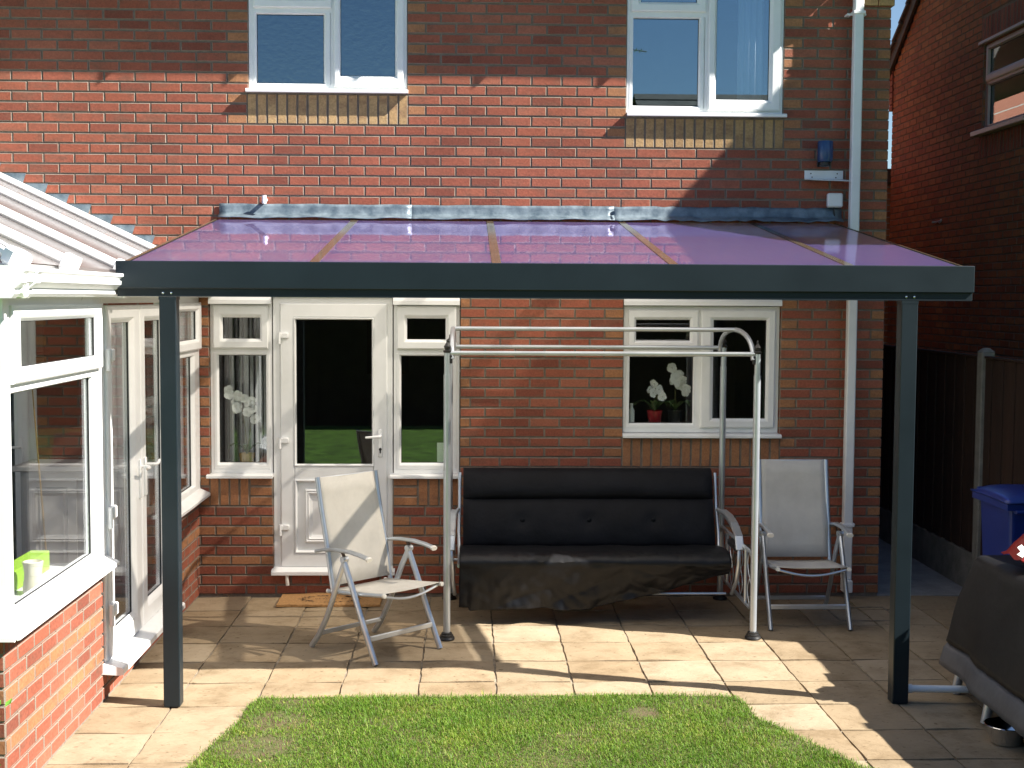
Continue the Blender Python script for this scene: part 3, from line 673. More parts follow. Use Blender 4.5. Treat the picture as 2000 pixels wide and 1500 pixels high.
for i, x in enumerate(BX):
    hw = .026 if 0 < i < 5 else .007
    m = MB(); m.bar((x, YA+.03, zr(YA+.03)-.064), (x, YB, zr(YB)-.064), .05 if 0 < i < 5 else .03, .10)
    rf = m.build('rafter', 'anthracite', can)
    m = MB(); m.bar((x, YA, zr(YA)-.005), (x, YB, zr(YB)-.005), hw*2, .006); m.build('glazing_bar', 'bar_tape', rf)
for i in range(5):
    a, b = BX[i]+.022, BX[i+1]-.022; m = MB(); m.recalc = False
    m.add([(a, YA, zr(YA)-.006), (b, YA, zr(YA)-.006), (b, YB, zr(YB)-.006), (a, YB, zr(YB)-.006)], [(0, 1, 2, 3)])
    m.build('roof_panel', 'bronze_polycarbonate', can)
m = MB(); m.box(-1.22, 3.42, -.055, -.004, 2.70, 2.80, .003); m.build('wall_plate', 'anthracite', can)
fl = [-1.19, .205, 1.715, 3.432]
for i in range(3):
    a, b = fl[i], fl[i+1]+.03; nseg = 26; m = MB(); vs = []
    for k in range(nseg+1):
        x = a+(b-a)*k/nseg; wb = .004*math.sin(x*9+i)+.003*math.sin(x*23)+(.006*math.sin(x*41) if i == 2 else 0)
        off = -.002*(2-i)
        for (y, z) in [(-.006+off, 2.948-.006*(x+1.2)/4.6*0+wb*.5), (-.011+off, 2.925), (-.014+off-abs(wb), 2.885), (-.026+off, 2.872+wb*.4), (-.078+off, 2.848+wb*.6), (-.085+off, 2.842+wb)]: vs.append((x, y, z))
    fs = [(k*6+q, k*6+q+1, k*6+7+q, k*6+6+q) for k in range(nseg) for q in range(5)]
    m.add(vs, fs); o = m.build('lead_flashing', 'lead', can, smooth=True)
    md = o.modifiers.new('thick', 'SOLIDIFY'); md.thickness = .004; md.offset = 0
m = MB(); m.tube([(3.10, -2.70, .075), (3.15, -2.70, .075), (3.62, -2.715, .07)], .021, 12); m.tube([(3.125, -2.70, .075), (3.165, -2.7, .075)], .026, 12); m.build('drain_pipe', 'upvc', can, smooth=True)

# ================================================================== CONSERVATORY
con = thing('conservatory', 'white framed conservatory on a low red and buff brick wall', 'conservatory', (-2.8, -2.1, 0))
XB = -1.362; PC = PX(XB); YE = -4.19
opn = [(-2.60, -1.08, .16, 2.3)]
m = MB(); core(PX(XB), YE+.004, -.004, -.05, .755, [(-2.60, -1.08, .16, 1)], -.26, -.0085, m)
m.box(-4.4, XB-.009, YE+.0085, YE+.24, -.05, .755)
dw = m.build('dwarf_wall', 'mortar', con)
dw.parent = con
br = courses(YE, -.004, 0, 10, opn, (.03, -.0825), endbuff=False)
lay(br, PX(XB), R(90), dw, lambda b: True, 'red_brick')
br = courses(-4.4, XB-.004, 0, 10, [], (.02, -.0925), endbuff=False)
lay(br, lambda u, v, w: (u, YE-w, v), 0, dw, lambda b: True, 'red_brick')
for o in dw.children: o.matrix_parent_inverse = Matrix.Identity(4)
dw.matrix_parent_inverse = Matrix.Translation(-Vector(con['_loc']))
def cgroup(name, label=None):
    o = bpy.data.objects.new(name, None); C.objects.link(o); o.parent = con; o.matrix_parent_inverse = Matrix.Translation(-Vector(con['_loc'])); tag(o, label); return o
# near window
PF = PX(-1.362)
g = cgroup('window', 'large side window nearest the camera')
outer(PF, -4.185, -2.64, .80, 2.262, g, w1=.012, wd=.06, bars=[(-4.13, -2.69, 1.838, 1.885)])
sash(PF, -4.115, -2.70, 1.868, 2.215, (-3.985, -2.79, 1.937, 2.143), .040, g, 'glass_cons')
sash(PF, -4.14, -2.70, .82, 1.85, (-4.105, -2.815, .868, 1.822), .014, g, 'glass_cons', dpt=.05)
sill(PF, -4.24, -2.60, .765, .085, g, back=-.02, up_=.07, th=.036)
g = cgroup('window', 'side window next to the house wall')
outer(PF, -1.06, -.012, .80, 2.262, g, w1=.012, wd=.06, bars=[(-1.0, -.07, 1.838, 1.885)])
sash(PF, -1.02, -.04, 1.868, 2.215, (-.90, -.16, 1.945, 2.15), .040, g, 'glass_cons')
sash(PF, -1.03, -.05, .82, 1.85, (-.98, -.235, .868, 1.82), .014, g, 'glass_cons', dpt=.05)
sill(PF, -1.075, -.004, .765, .085, g, back=-.02, up_=.07, th=.036)
# french doors
g = cgroup('door', 'pair of white glazed doors')
outer(PF, -2.625, -1.075, .19, 2.262, g, w1=.010, wd=.045)
for (a, b, ga, gb, hs) in [(-2.578, -1.845, -2.458, -2.035, 1), (-1.838, -1.115, -1.69, -1.255, -1)]:
    sash(PF, a, b, .225, 2.205, (ga, gb, .365, 2.105), .028, g, 'glass_cons', name='door_leaf', dpt=.06)
m = MB(); m.add([PF(u, z, w) for u in (-2.66, -1.06) for w, z in [(-.1, .235), (.105, .195), (.115, .188), (.115, .158), (.10, .152), (-.1, .165)]], [(i, (i+1) % 6, 6+(i+1) % 6, 6+i) for i in range(6)]+[tuple(range(6)), tuple(range(6, 12))]); m.build('threshold', 'upvc', g)
for z in (1.93, 1.05, .50):
    m = MB(); m.pbox(PF, -2.565, -2.50, z-.035, z+.035, .02, .052, .006); m.tube([PF(-2.59, z-.085, .036), PF(-2.59, z+.035, .036)], .014, 10); m.build('hinge', 'upvc', g, smooth=True)
for (u, sg) in ((-1.90, -1), (-1.775, 1)):
    m = MB(); m.pbox(PF, u-.016, u+.016, 1.03, 1.27, .026, .042, .005); m.tube([PF(u, 1.225, .04), PF(u, 1.225, .085), PF(u+sg*.02, 1.222, .095), PF(u+sg*.07, 1.222, .095), PF(u+sg*.12, 1.235, .092)], .0095, 10); m.build('handle', 'upvc', g, smooth=True)
# front glazing (seen only as an edge)
PFr = lambda u, v, w: (u, YE-w, v)
g = cgroup('window', 'front window')
outer(PFr, -4.38, -1.366, .80, 2.262, g, w1=.012, wd=.06, bars=[(-3.4, -3.34, .86, 2.2), (-2.4, -2.34, .86, 2.2)])
for a, b in ((-4.31, -3.41), (-3.33, -2.41), (-2.33, -1.44)): sash(PFr, a, b, .86, 2.21, (a+.05, b-.05, .92, 2.15), .02, g, 'glass_cons')
sill(PFr, -4.42, -1.29, .765, .085, g, back=-.02, up_=.07, th=.036)
m = MB(); m.box(-1.42, -1.335, -4.215, -4.13, .80, 2.26, .004); m.build('corner_post', 'upvc', con)
m = MB(); m.box(-1.40, -1.345, -1.078, -1.058, .2, 2.26, .002); m.build('coupling_strip', 'upvc', con)
m = MB(); m.box(-4.40, -4.20, YE+.25, -.01, -.05, .75); m.build('far_wall', 'far_brick_x', con)
g = cgroup('window', 'far side window')
PW = PX(-4.39)
outer(PW, YE+.02, -.012, .76, 2.262, g, w1=.06, wd=.06, bars=[(-2.8, -2.74, .82, 2.2), (-1.42, -1.36, .82, 2.2)])
for a, b in ((-4.1, -2.81), (-2.73, -1.43), (-1.35, -.08)): sash(PW, a, b, .82, 2.21, (a+.05, b-.05, .90, 2.15), .07, g, 'glass_cons')
# eaves beam, fascia, gutter
m = MB(); m.box(-1.45, -1.318, YE-.03, -.004, 2.264, 2.40, .004); m.box(-4.4, -1.318, YE-.04, YE+.09, 2.264, 2.398, .004); m.build('eaves_beam', 'upvc', con)
gp = [(-1.316, 2.385), (-1.316, 2.262), (-1.29, 2.252), (-1.255, 2.254), (-1.238, 2.268), (-1.243, 2.290), (-1.228, 2.300), (-1.205, 2.318), (-1.203, 2.338), (-1.215, 2.342), (-1.208, 2.352), (-1.192, 2.362), (-1.192, 2.378), (-1.204, 2.378), (-1.214, 2.36), (-1.235, 2.33), (-1.26, 2.275), (-1.30, 2.272), (-1.304, 2.385)]
m = MB(); m.extrude(gp, YE-.16, -.006, 'y')
gt = m.build('gutter', 'upvc', con, smooth=True)
m = MB(); m.extrude([(YE-.04+(-1.316-p), q) for p, q in gp], -4.4, -1.215, 'x'); m.build('gutter', 'upvc', con, smooth=True)
gs = [(-1.31, 2.246), (-1.245, 2.246), (-1.228, 2.266), (-1.232, 2.286), (-1.196, 2.312), (-1.194, 2.348), (-1.182, 2.362), (-1.182, 2.384), (-1.31, 2.384)]
for a in (YE-.175, YE+.0, -2.55): m = MB(); m.extrude(gs, a, a+.055, 'y'); m.build('gutter_union', 'upvc', gt)
# roof: bars and opal panels, pitched up from the eaves
SLP = .47; rz = lambda x: 2.415+SLP*(-1.30-x)
RX = -2.95; YB_ = [-.055, -1.25, -2.55, -3.50]
for i in range(3):
    m = MB(); a, b = YB_[i], YB_[i+1]; m.add([(-1.27, a, rz(-1.27)), (RX, a, rz(RX)), (RX, b, rz(RX)), (-1.27, b, rz(-1.27)), (-1.27, a, rz(-1.27)-.025), (RX, a, rz(RX)-.025), (RX, b, rz(RX)-.025), (-1.27, b, rz(-1.27)-.025)], [(0, 1, 2, 3), (4, 7, 6, 5), (0, 4, 5, 1), (3, 2, 6, 7), (0, 3, 7, 4), (1, 5, 6, 2)]); m.build('roof_panel', 'opal_polycarbonate', con)
YH = -2.95   # the hip rises from the near corner to the ridge end
m = MB(); hp = Vector((RX, YH+.3, rz(RX))); c0 = Vector((-1.27, YE-.06, rz(-1.27)))
m.add([(-1.27, YB_[3], rz(-1.27)), (RX, YB_[3], rz(RX)), tuple(hp), tuple(c0)], [(0, 1, 2), (0, 2, 3)])
m = MB(); m.add([(-1.27, YB_[3], rz(-1.27)), (RX+.8, YB_[3], rz(RX+.8)), tuple(c0)], [(0, 1, 2)]); m.build('roof_panel', 'opal_polycarbonate', con)
m = MB(); m.add([tuple(c0), (RX+.8, YB_[3], rz(RX+.8)), (RX, YB_[3]+.3, rz(RX)), (-4.6, YB_[3]+.3, rz(RX)), (-4.6, YE-.06, rz(-1.27))], [(0, 1, 2, 3, 4)]); m.build('roof_panel', 'opal_polycarbonate', con)
m = MB(); m.add([(RX, -.05, rz(RX)), (RX, YB_[3]+.3, rz(RX)), (-4.6, YB_[3]+.3, rz(-1.27)), (-4.6, -.05, rz(-1.27))], [(0, 1, 2, 3)]); m.build('roof_panel', 'opal_polycarbonate', con)
def roofbar(a, b):
    a = Vector(a); b = Vector(b); nrm = Vector((SLP, 0, 1)).normalized()
    m = MB(); m.bar(a+nrm*.022, b+nrm*.022, .095, .045, nrm, .3); rb = m.build('roof_bar', 'upvc', con)
    T = (b-a).normalized(); sd = T.cross(nrm).normalized()
    for s_ in (-1,):
        m = MB(); m.bar(a+nrm*.040+sd*.030*s_, b+nrm*.040+sd*.030*s_, .012, .010, nrm); m.build('gasket', 'gasket', rb)
    m = MB(); e = a-T*.012; m.bar(e-T*.03+nrm*.018, e+T*.035+nrm*.018, .10, .085, nrm, .2); m.build('end_cap', 'upvc', rb)
for y in YB_: roofbar((-1.27, y, rz(-1.27)), (RX, y, rz(RX)))
roofbar(tuple(c0), (RX+.8, YB_[3], rz(RX+.8)))
m = MB(); m.tube([(RX-.03, -.05, rz(RX)+.03), (RX-.03, YB_[3]+.25, rz(RX)+.03)], .07, 14); m.build('ridge', 'upvc', con, smooth=True)
# stepped lead flashing against the house wall
m = MB(); vs = []
st = [(-2.80, 3.159), (-2.62, 3.084), (-2.46, 3.009), (-2.305, 2.934), (-2.145, 2.859), (-1.985, 2.784), (-1.825, 2.709), (-1.68, 2.634), (-1.52, 2.559)]
for i in range(len(st)):
    x0 = st[i-1][0] if i else -2.98; x1, zt = st[i]
    m = MB(); ztop = zt+.0+.075
    lo = lambda x: rz(x)+.035
    vs = [(x0+.012 if i else x0, -.0075, ztop), (x1+.012, -.0075, ztop), (x1-.018, -.0095, lo(x1)), (x0-.018, -.0095, lo(x0))]
    m.add(vs+[(v[0], -.0005, v[2]) for v in vs], [(0, 1, 2, 3), (0, 4, 5, 1), (1, 5, 6, 2), (2, 6, 7, 3), (3, 7, 4, 0)])
    m.build('lead_flashing', 'lead', con)
m = MB(); m.add([(-1.50, -.010, rz(-1.5)+.10), (-1.24, -.010, rz(-1.24)+.05), (-1.24, -.012, rz(-1.24)), (-3.0, -.012, rz(-3.0)+.0), (-3.0, -.012, rz(-3)+.06), (-1.50, -.012, rz(-1.5)+.06)], [(0, 1, 2, 3, 4, 5)])
m = MB(); m.box(-4.36, -1.64, -4.0, -.01, -.02, .05); m.build('floor', 'room_floor', con)
# inside the conservatory
cb = thing('panelled_cabinet', 'pale grey panelled cabinet seen through the conservatory side window', 'cabinet', (-2.15, -.25, .05))
m = MB(); m.box(-2.55, -1.70, -.42, -.02, .052, 1.0, .004); m.box(-2.60, -1.66, -.46, -.015, 1.001, 1.04, .006); m.build('carcass', 'cabinet', cb)
for a, b in ((-2.5, -2.15), (-2.1, -1.75)):
    m = MB(); P0 = lambda u, v, w: (u, -.42-w, v); m.ring(P0, a, b, .12, .95, [(0, 0), (0, .016), (.06, .018), (.075, .006), (.09, .012), (.10, .004)]); m.build('door_panel', 'cabinet', cb)
vz = thing('vase', 'small cream vase on the conservatory window sill', 'vase', (-1.475, -3.45, .792)); zb = .83
m = MB(); m.box(-1.75, -1.385, -4.10, -1.1+.02-1.6, .758, .79); m.build('window_board', 'upvc', con)
m = MB(); m.lathe([(.03, 0), (.048, .005), (.050, .03), (.043, .08), (.042, .11), (.050, .160), (.044, .163), (.036, .12)], (-1.475, -3.45, .792), 20); m.build('body', 'cream', vz, smooth=True)
bx_ = thing('box', 'lime green carton on the conservatory window sill', 'box', (-1.63, -3.1, .79))
m = MB(); m.box(-1.68, -1.58, -3.42, -2.86, .792, .895, .003); m.build('carton', 'lime', bx_)
m = MB(); m.box(-1.66, -1.65, -3.4215, -3.4205, .82, .87); m.box(-1.635, -1.625, -3.4215, -3.4205, .82, .87); m.box(-1.625, -1.605, -3.4215, -3.4205, .82, .83); m.build('lettering', 'print_dark', bx_)
cn = thing('plant_cane', 'thin yellow cane standing behind the conservatory side window', 'cane', (-1.86, -2.0, .05))
m = MB(); m.tube([(-1.84, -2.0, .052), (-1.87, -2.02, .8), (-1.93, -2.05, 1.85)], [.007, .006, .004], 6); m.build('stick', 'cane', cn, smooth=True)

# ================================================================== SWING SEAT
sw = thing('swing_seat', 'silver tube garden swing seat with black covered cushion under the canopy', 'swing seat', (1.55, -.7, 0))
XL, XR, YFr, YRr, ZT = .523, 2.565, -1.30, -.13, 1.90
for x in (XL, XR):
    for y in (YFr, YRr):
        m = MB(); m.tube([(x, y, .02), (x, y, 1.752)], .0235, 14); up_ = m.build('upright', 'steel_paint', sw, smooth=True)
        m = MB(); m.tube([(x, y, 1.753), (x, y, ZT)], .0205, 14); m.tube([(x, y, 1.742), (x, y, 1.757)], .0245, 14); m.build('sleeve', 'steel_paint', up_, smooth=True)
        m = MB(); m.lathe([(.022, 0), (.027, .006), (.027, .014), (.016, .02), (.021, .032), (.023, .042), (.014, .056), (.006, .07), (.008, .078), (.004, .088), (.001, .09)], (x, y, ZT), 14); m.build('finial', 'black_plastic', up_, smooth=True)
        m = MB(); m.lathe([(.052, 0), (.055, .006), (.050, .018), (.044, .02), (.044, .030), (.036, .034), (.036, .044), (.026, .05)], (x, y, .0), 18); m.build('foot', 'black_plastic', up_, smooth=True)
for x in (XL, XR):
    xi = x+(.03 if x == XL else -.03); pts = []
    for k in range(17):
        a = math.pi*k/16; yy = (YFr+YRr)/2-(YRr-YFr)/2*math.cos(a)*1.0; pts.append((xi, yy, 1.86+.185*math.sin(a)**.8))
    m = MB(); m.tube(pts, .0165, 10); ar = m.build('arch', 'steel_paint', sw, smooth=True)
    m = MB()
    for y in (YFr, YRr):
        m.box(min(x, xi)-.004, max(x, xi)+.004, y-.014, y+.014, 1.83, 1.885, .004)
    m.build('clamp', 'black_plastic', ar)
    # side panel between front and rear upright
    m = MB(); za, zb2 = .20, .56
    y0, y1 = YFr, YRr; ym0, ym1 = YFr+.16, YRr-.16
    m.tube([(x, y0, zb2-.05), (x, y0+.06, zb2), (x, y1-.06, zb2), (x, y1, zb2-.05)], .013, 10); m.tube([(x, y0, za+.02), (x, y0+.12, za-.02), (x, y1-.12, za-.02), (x, y1, za+.02)], .013, 10)
    for yy in (YFr+.26, YRr-.26): m.tube([(x, yy, za-.015), (x, yy, zb2)], .012, 10)
    sp = m.build('side_panel', 'steel_paint', sw, smooth=True)
    m = MB()
    for cy in (YFr+.13, YRr-.13, (YFr+YRr)/2-.16, (YFr+YRr)/2+.16):
        for s_ in (-1, 1): m.tube([(x, cy+s_*.065*math.sin(math.pi*t/12*2)*(1 if t < 6 else 1)+0, za+(zb2-za)*t/12) for t in range(13)], .0035, 6)
    m.build('scroll_wire', 'steel_paint', sp, smooth=True)
for (y, z, xa, xb) in ((YFr-.0, 1.898, XL+.02, XR-.02), (YRr, 1.898, XL+.02, XR-.02), ((YFr+YRr)/2, 2.045, XL+.02, XR-.02)):
    m = MB(); m.tube([(xa, y, z), (xb, y, z)], .0155, 12); m.build('top_bar', 'steel_paint', sw, smooth=True)
m = MB(); m.tube([(XL, YRr, .30), (XR, YRr, .30)], .013, 10); m.build('rear_rail', 'steel_paint', sw, smooth=True)
# hung bench: side frames, cushion, skirt
SX0, SX1 = .615, 2.465
for s_, x in ((-1, SX0-.015), (1, SX1+.015)):
    m = MB()
    m.tube([(x, -.30, .98), (x+s_*.0, -.36, .74), (x+s_*.005, -.44, .56), (x, -.50, .44), (x, -.56, .40), (x, -.96, .42)], .013, 10)
    m.tube([(x+s_*.01, -.38, .72), (x+s_*.045, -.50, .695), (x+s_*.05, -.72, .66), (x+s_*.055, -.90, .60), (x+s_*.055, -.96, .53), (x+s_*.05, -.97, .44), (x+s_*.04, -.94, .30), (x+s_*.03, -.84, .20)], .0145, 10)
    bf = m.build('bench_frame', 'aluminium', sw, smooth=True)
    m = MB(); q = [Vector((x+s_*.035, -.46, .722)), Vector((x+s_*.05, -.60, .712)), Vector((x+s_*.052, -.78, .685)), Vector((x+s_*.056, -.93, .62)), Vector((x+s_*.058, -.975, .535))]
    for a, b in zip(q[:-1], q[1:]): m.bar(a, b+(b-a)*.02, .058, .022, (0, -.3, 1), .3)
    m.build('armrest', 'aluminium', bf)
    m = MB(); m.box(x+s_*.04, x+s_*.10, -.86, -.60, .50, .55, .01); m.tube([(x+s_*.07, -.72, .52), (s_*.0+(XL if s_ < 0 else XR), -.72, .56)], .008, 8); m.build('hanger', 'black_plastic', bf)
m = MB(); m.tube([(SX0, -.86, .205), (SX1, -.86, .205)], .010, 8); m.tube([(SX0, -.52, .41), (SX1, -.52, .41)], .012, 8); m.build('cross_rail', 'aluminium', sw, smooth=True)
# back cushion with pillow roll, quilted
def cushion():
    nx, nz = 64, 26; vs = []
    def prof(t):   # t 0 bottom .. 1 top : (y, z)
        z = .47+.53*t; return -.50+.20*t, z
    for j in range(nz+1):
        t = j/nz; y, z = prof(t)
        bul = .045*math.sin(math.pi*min(1, t/.62))**.6 if t < .62 else .062*math.sin(math.pi*min(1, (t-.62)/.38))**.55
        for i in range(nx+1):
            u = i/nx; x = SX0+.01+(SX1-SX0-.02)*u
            e = min(1, min(u, 1-u)*26)**.5; d = bul*(.35+.65*e)
            for c in (.235, .50, .755): d -= .022*math.exp(-(((u-c)*1.85)/.05)**2-((t-.36)*.53/.05)**2)
            d += .006*mnoise.noise(Vector((x*4, z*7, 3)))+.003*mnoise.noise(Vector((x*13, z*16, 5)))
            sag = .010*math.sin(math.pi*u)*t
            vs.append((x, y-d*.92, z-d*.25+sag))
    o = len(vs)
    for j in range(nz+1):
        y, z = prof(j/nz)
        for i in range(nx+1): vs.append((SX0+.01+(SX1-SX0-.02)*i/nx, y+.05+.0*j, z+.01))
    W_ = nx+1; fs = []
    for j in range(nz):
        for i in range(nx): a = j*W_+i; fs += [(a, a+1, a+W_+1, a+W_), (o+a, o+a+W_, o+a+W_+1, o+a+1)]
    for i in range(nx): fs += [(i, o+i, o+i+1, i+1), (nz*W_+i, nz*W_+i+1, o+nz*W_+i+1, o+nz*W_+i)]
    for j in range(nz): a = j*W_; b = a+nx; fs += [(a, a+W_, o+a+W_, o+a), (b, o+b, o+b+W_, b+W_)]
    m = MB(); m.add(vs, fs); return m
bc = cushion().build('back_cushion', 'cushion', sw, smooth=True)
m = MB()
for c in (.235, .50, .755):
    x = SX0+.01+(SX1-SX0-.02)*c; m.lathe([(.001, -.006), (.014, -.003), (.017, .002), (.012, .006), (.001, .008)], (0, 0, 0), 10)
    for q in range(len(m.v)-50, len(m.v)): v = m.v[q]; m.v[q] = (x+v[0], -.455-v[2], .655+v[1])
m.build('button', 'cushion', bc, smooth=True)
def skirt():
    # seat cushion top rolling over the front edge into a hanging cloth, lower on the left, hitched up on the right
    nx, nt = 150, 44; vs = []
    path = [(-.50, .475), (-.70, .497), (-.88, .498), (-.955, .485), (-.985, .455), (-.985, .425)]
    for j in range(nt+1):
        for i in range(nx+1):
            u = i/nx; x = SX0-.012+(SX1-SX0+.024)*u
            if j <= 12:
                t = j/12*(len(path)-1); k = min(int(t), len(path)-2); f = t-k
                y = path[k][0]*(1-f)+path[k+1][0]*f; z = path[k][1]*(1-f)+path[k+1][1]*f
                y += .004*mnoise.noise(Vector((x*9, j*.3, 0))); z += .008*mnoise.noise(Vector((x*5, j*.35, 2)))+(.005*mnoise.noise(Vector((x*30, j*.5, 7))) if j > 3 else 0)
            else:
                t = (j-12)/(nt-12)
                drop = .315 if u < .48 else .315-.25*((u-.48)/.52)**1.1
                drop += .005*math.sin(u*19)+.006*mnoise.noise(Vector((u*14, 0, 3)))
                if u < .04: drop *= .92
                z = .425-drop*t
                rdg = lambda q, r_: 1-2*abs(mnoise.noise(Vector((q, r_, 2.5))))
                fold = (.030*rdg(x*2.6+t*.9, t*.8)+.016*rdg(x*5.5-t*1.6, t*1.1+5)+.020*mnoise.noise(Vector((x*3.6, t*.9+1, 4)))+.018*mnoise.noise(Vector((x*8.5+t*1.5, t*1.6, 9)))+.008*mnoise.noise(Vector((x*22, t*5, 11))))
                y = -.985+fold*(t**.6)*.95+.04*t
                x += .012*t*mnoise.noise(Vector((x*4, t*2, 15)))
            vs.append((x, y, z))
    W_ = nx+1; m = MB(); m.add(vs, [(j*W_+i, j*W_+i+1, (j+1)*W_+i+1, (j+1)*W_+i) for j in range(nt) for i in range(nx)]); return m
sk = skirt().build('seat_cover', 'nylon', sw, smooth=True)
md = sk.modifiers.new('t', 'SOLIDIFY'); md.thickness = .006; md.offset = 0
m = MB(); m.box(SX0+.02, SX1-.02, -.95, -.50, .40, .465, .02); m.build('seat_cushion', 'cushion', sw)

# ================================================================== RECLINER CHAIRS
def chair(label, cx, cy, ang, cloth):
    """local: forward = +f, lateral = l ; ang = heading of forward in degrees"""
    t = thing('folding_chair', label, 'chair', (cx, cy, 0), 'folding garden chairs')
    ca, sa = math.cos(R(ang)), math.sin(R(ang))
    Q = lambda f, l, z: (cx+f*ca-l*sa, cy+f*sa+l*ca, z)
    fv = Vector((ca, sa, 0)); lv = Vector((-sa, ca, 0))
    HW = .262
    for s_ in (-1, 1):
        l = HW*s_+.012*s_
        m = MB(); m.tube([Q(.005, l, .625), Q(.10, l, .44), Q(.20, l, .23), Q(.315, l, .004)], [.0155]*4, 10, flat=1.45); fl_ = m.build('front_leg', 'aluminium', t, smooth=True)
        m = MB(); m.tube([Q(.03, l-.004*s_, .63), Q(-.04, l-.01*s_, .50), Q(-.10, l-.012*s_, .37), Q(-.17, l-.012*s_, .22), Q(-.25, l-.01*s_, .09), Q(-.325, l-.008*s_, .004)], [.015]*6, 10, flat=1.35); m.build('rear_leg', 'aluminium', t, smooth=True)
        m = MB(); m.tube([Q(.018, l-.022*s_, .618), Q(.018, l+.02*s_, .618)], .021, 14); m.build('pivot', 'aluminium', fl_, smooth=True)
        m = MB(); pts = [(-.255, .636), (-.19, .653), (-.08, .668), (.06, .673), (.17, .664), (.25, .650)]
        for (a, b) in zip(pts[:-1], pts[1:]): m.bar(Q(a[0], l, a[1]), Q(b[0]+.004, l, b[1]), .040, .021, (0, 0, 1), .35)
        ar = m.build('armrest', 'aluminium', t)
        m = MB(); m.bar(Q(.243, l, .6515), Q(.262, l, .647), .044, .026, (0, 0, 1), .3); m.build('end_cap', 'upvc_cream', ar)
        m = MB(); m.bar(Q(.018, l, .635), Q(.00, l, .66), .014, .02, fv, .2); m.build('arm_bracket', 'dark_wood', ar)
        # back rail and seat rail
        m = MB(); m.tube([Q(-.285, HW*.93*s_, 1.105), Q(-.255, HW*.93*s_, .95), Q(-.195, HW*.93*s_, .70), Q(-.135, HW*.93*s_, .42), Q(-.125, HW*.93*s_, .375)], .0125, 10, flat=1.3); m.build('back_rail', 'aluminium', t, smooth=True)
        m = MB(); m.tube([Q(-.17, HW*.93*s_, .385), Q(.08, HW*.93*s_, .405), Q(.355, HW*.93*s_, .435)], .0125, 10); sr = m.build('seat_rail', 'aluminium', t, smooth=True)
        m = MB(); m.tube([Q(.352, HW*.93*s_, .4347), Q(.366, HW*.93*s_, .4363)], .0145, 10); m.build('end_plug', 'upvc_cream', sr, smooth=True); m = MB(); m.tube([Q(-.17, HW*.93*s_, .385), Q(-.186, HW*.93*s_, .3837)], .014, 10); m.build('end_plug', 'upvc_cream', sr, smooth=True)
    m = MB(); m.bar(Q(.245, -HW-.0, .150), Q(.245, HW, .150), .018, .034, (0, 0, 1), .25); m.build('front_stretcher', 'aluminium', t)
    m = MB(); m.bar(Q(-.238, -HW, .105), Q(-.238, HW, .105), .018, .028, (0, 0, 1), .25); m.build('rear_stretcher', 'aluminium', t)
    m = MB(); m.tube([Q(.325, -HW*.9+HW*1.8*k/10, .425-.042*math.sin(math.pi*k/10)) for k in range(11)], .009, 8); m.tube([Q(-.155, -HW*.93, .387), Q(-.155, HW*.93, .387)], .009, 8); m.tube([Q(-.285, -HW*.93, 1.10), Q(-.285, HW*.93, 1.10)], .006, 8); m.build('spreader', 'aluminium', t, smooth=True)
    bp = [(-.279, 1.103), (-.262, 1.0), (-.238, .90), (-.206, .78), (-.175, .66), (-.148, .52), (-.128, .425)]
    def sling(pts, hw, sagf):
        vs = []; nl = 10; k0 = len(pts)
        for j, (f, z) in enumerate(pts):
            for i in range(nl+1):
                a = i/nl*2-1; sg = sagf*(1-a*a)*math.sin(math.pi*(j+.4)/(k0+.0))
                vs.append((f, hw*a, z, sg))
        W_ = nl+1; return vs, [(j*W_+i, j*W_+i+1, (j+1)*W_+i+1, (j+1)*W_+i) for j in range(k0-1) for i in range(nl)]
    vs, fs = sling(bp, HW*.93-.006, .016); m = MB(); m.add([Q(f-sg, l, z) for f, l, z, sg in vs], fs)
    o = m.build('back_sling', cloth, t, smooth=True); md = o.modifiers.new('t', 'SOLIDIFY'); md.thickness = .0025; md.offset = 0
    spn = [(-.15, .400), (-.05, .408), (.08, .419), (.2, .430), (.30, .440), (.345, .446)]
    vs, fs = sling(spn, HW*.93-.004, .022); m = MB(); m.add([Q(f, l, z-sg) for f, l, z, sg in vs], fs)
    o = m.build('seat_sling', cloth, t, smooth=True); md = o.modifiers.new('t', 'SOLIDIFY'); md.thickness = .0025; md.offset = 0
chair('folding aluminium garden chair with cream sling turned sideways in front of the back door', .069, -1.52, -44.9, 'textilene')
chair('folding aluminium garden chair with grey sling standing in shade beside the downpipe', 3.005, -.79, -90, 'textilene_grey')

# ================================================================== SMALL THINGS
dm = thing('doormat', 'brown coir doormat with a dark oval wreath print below the back door', 'doormat', (-.35, -.21, 0))
m = MB(); nx, ny = 30, 12; vs = []
for k in (0, 1):
    for j in range(ny+1):
        for i in range(nx+1):
            x = -.735+.755*i/nx+random.uniform(-.003, .003)*(i in (0, nx)); y = -.385+.355*j/ny+random.uniform(-.003, .003)*(j in (0, ny))
            vs.append((x, y, (.004 if k == 0 else .020+.0015*mnoise.noise(Vector((x*30, y*30, 0)))+(.010*max(0, (j-9)/3)*math.exp(-((i-12)/6)**2)))))
W_ = nx+1; o_ = W_*(ny+1)
fs = [(j*W_+i, j*W_+i+1, (j+1)*W_+i+1, (j+1)*W_+i) for j in range(ny) for i in range(nx)]; fs = fs+[tuple(o_+a for a in f) for f in fs]
for i in range(nx): fs += [(i, i+1, o_+i+1, o_+i), (ny*W_+i, ny*W_+i+1, o_+ny*W_+i+1, o_+ny*W_+i)]
for j in range(ny): fs += [(j*W_, (j+1)*W_, o_+(j+1)*W_, o_+j*W_), (j*W_+nx, (j+1)*W_+nx, o_+(j+1)*W_+nx, o_+j*W_+nx)]
m.add(vs, fs); m.build('mat', 'coir', dm)
m = MB()
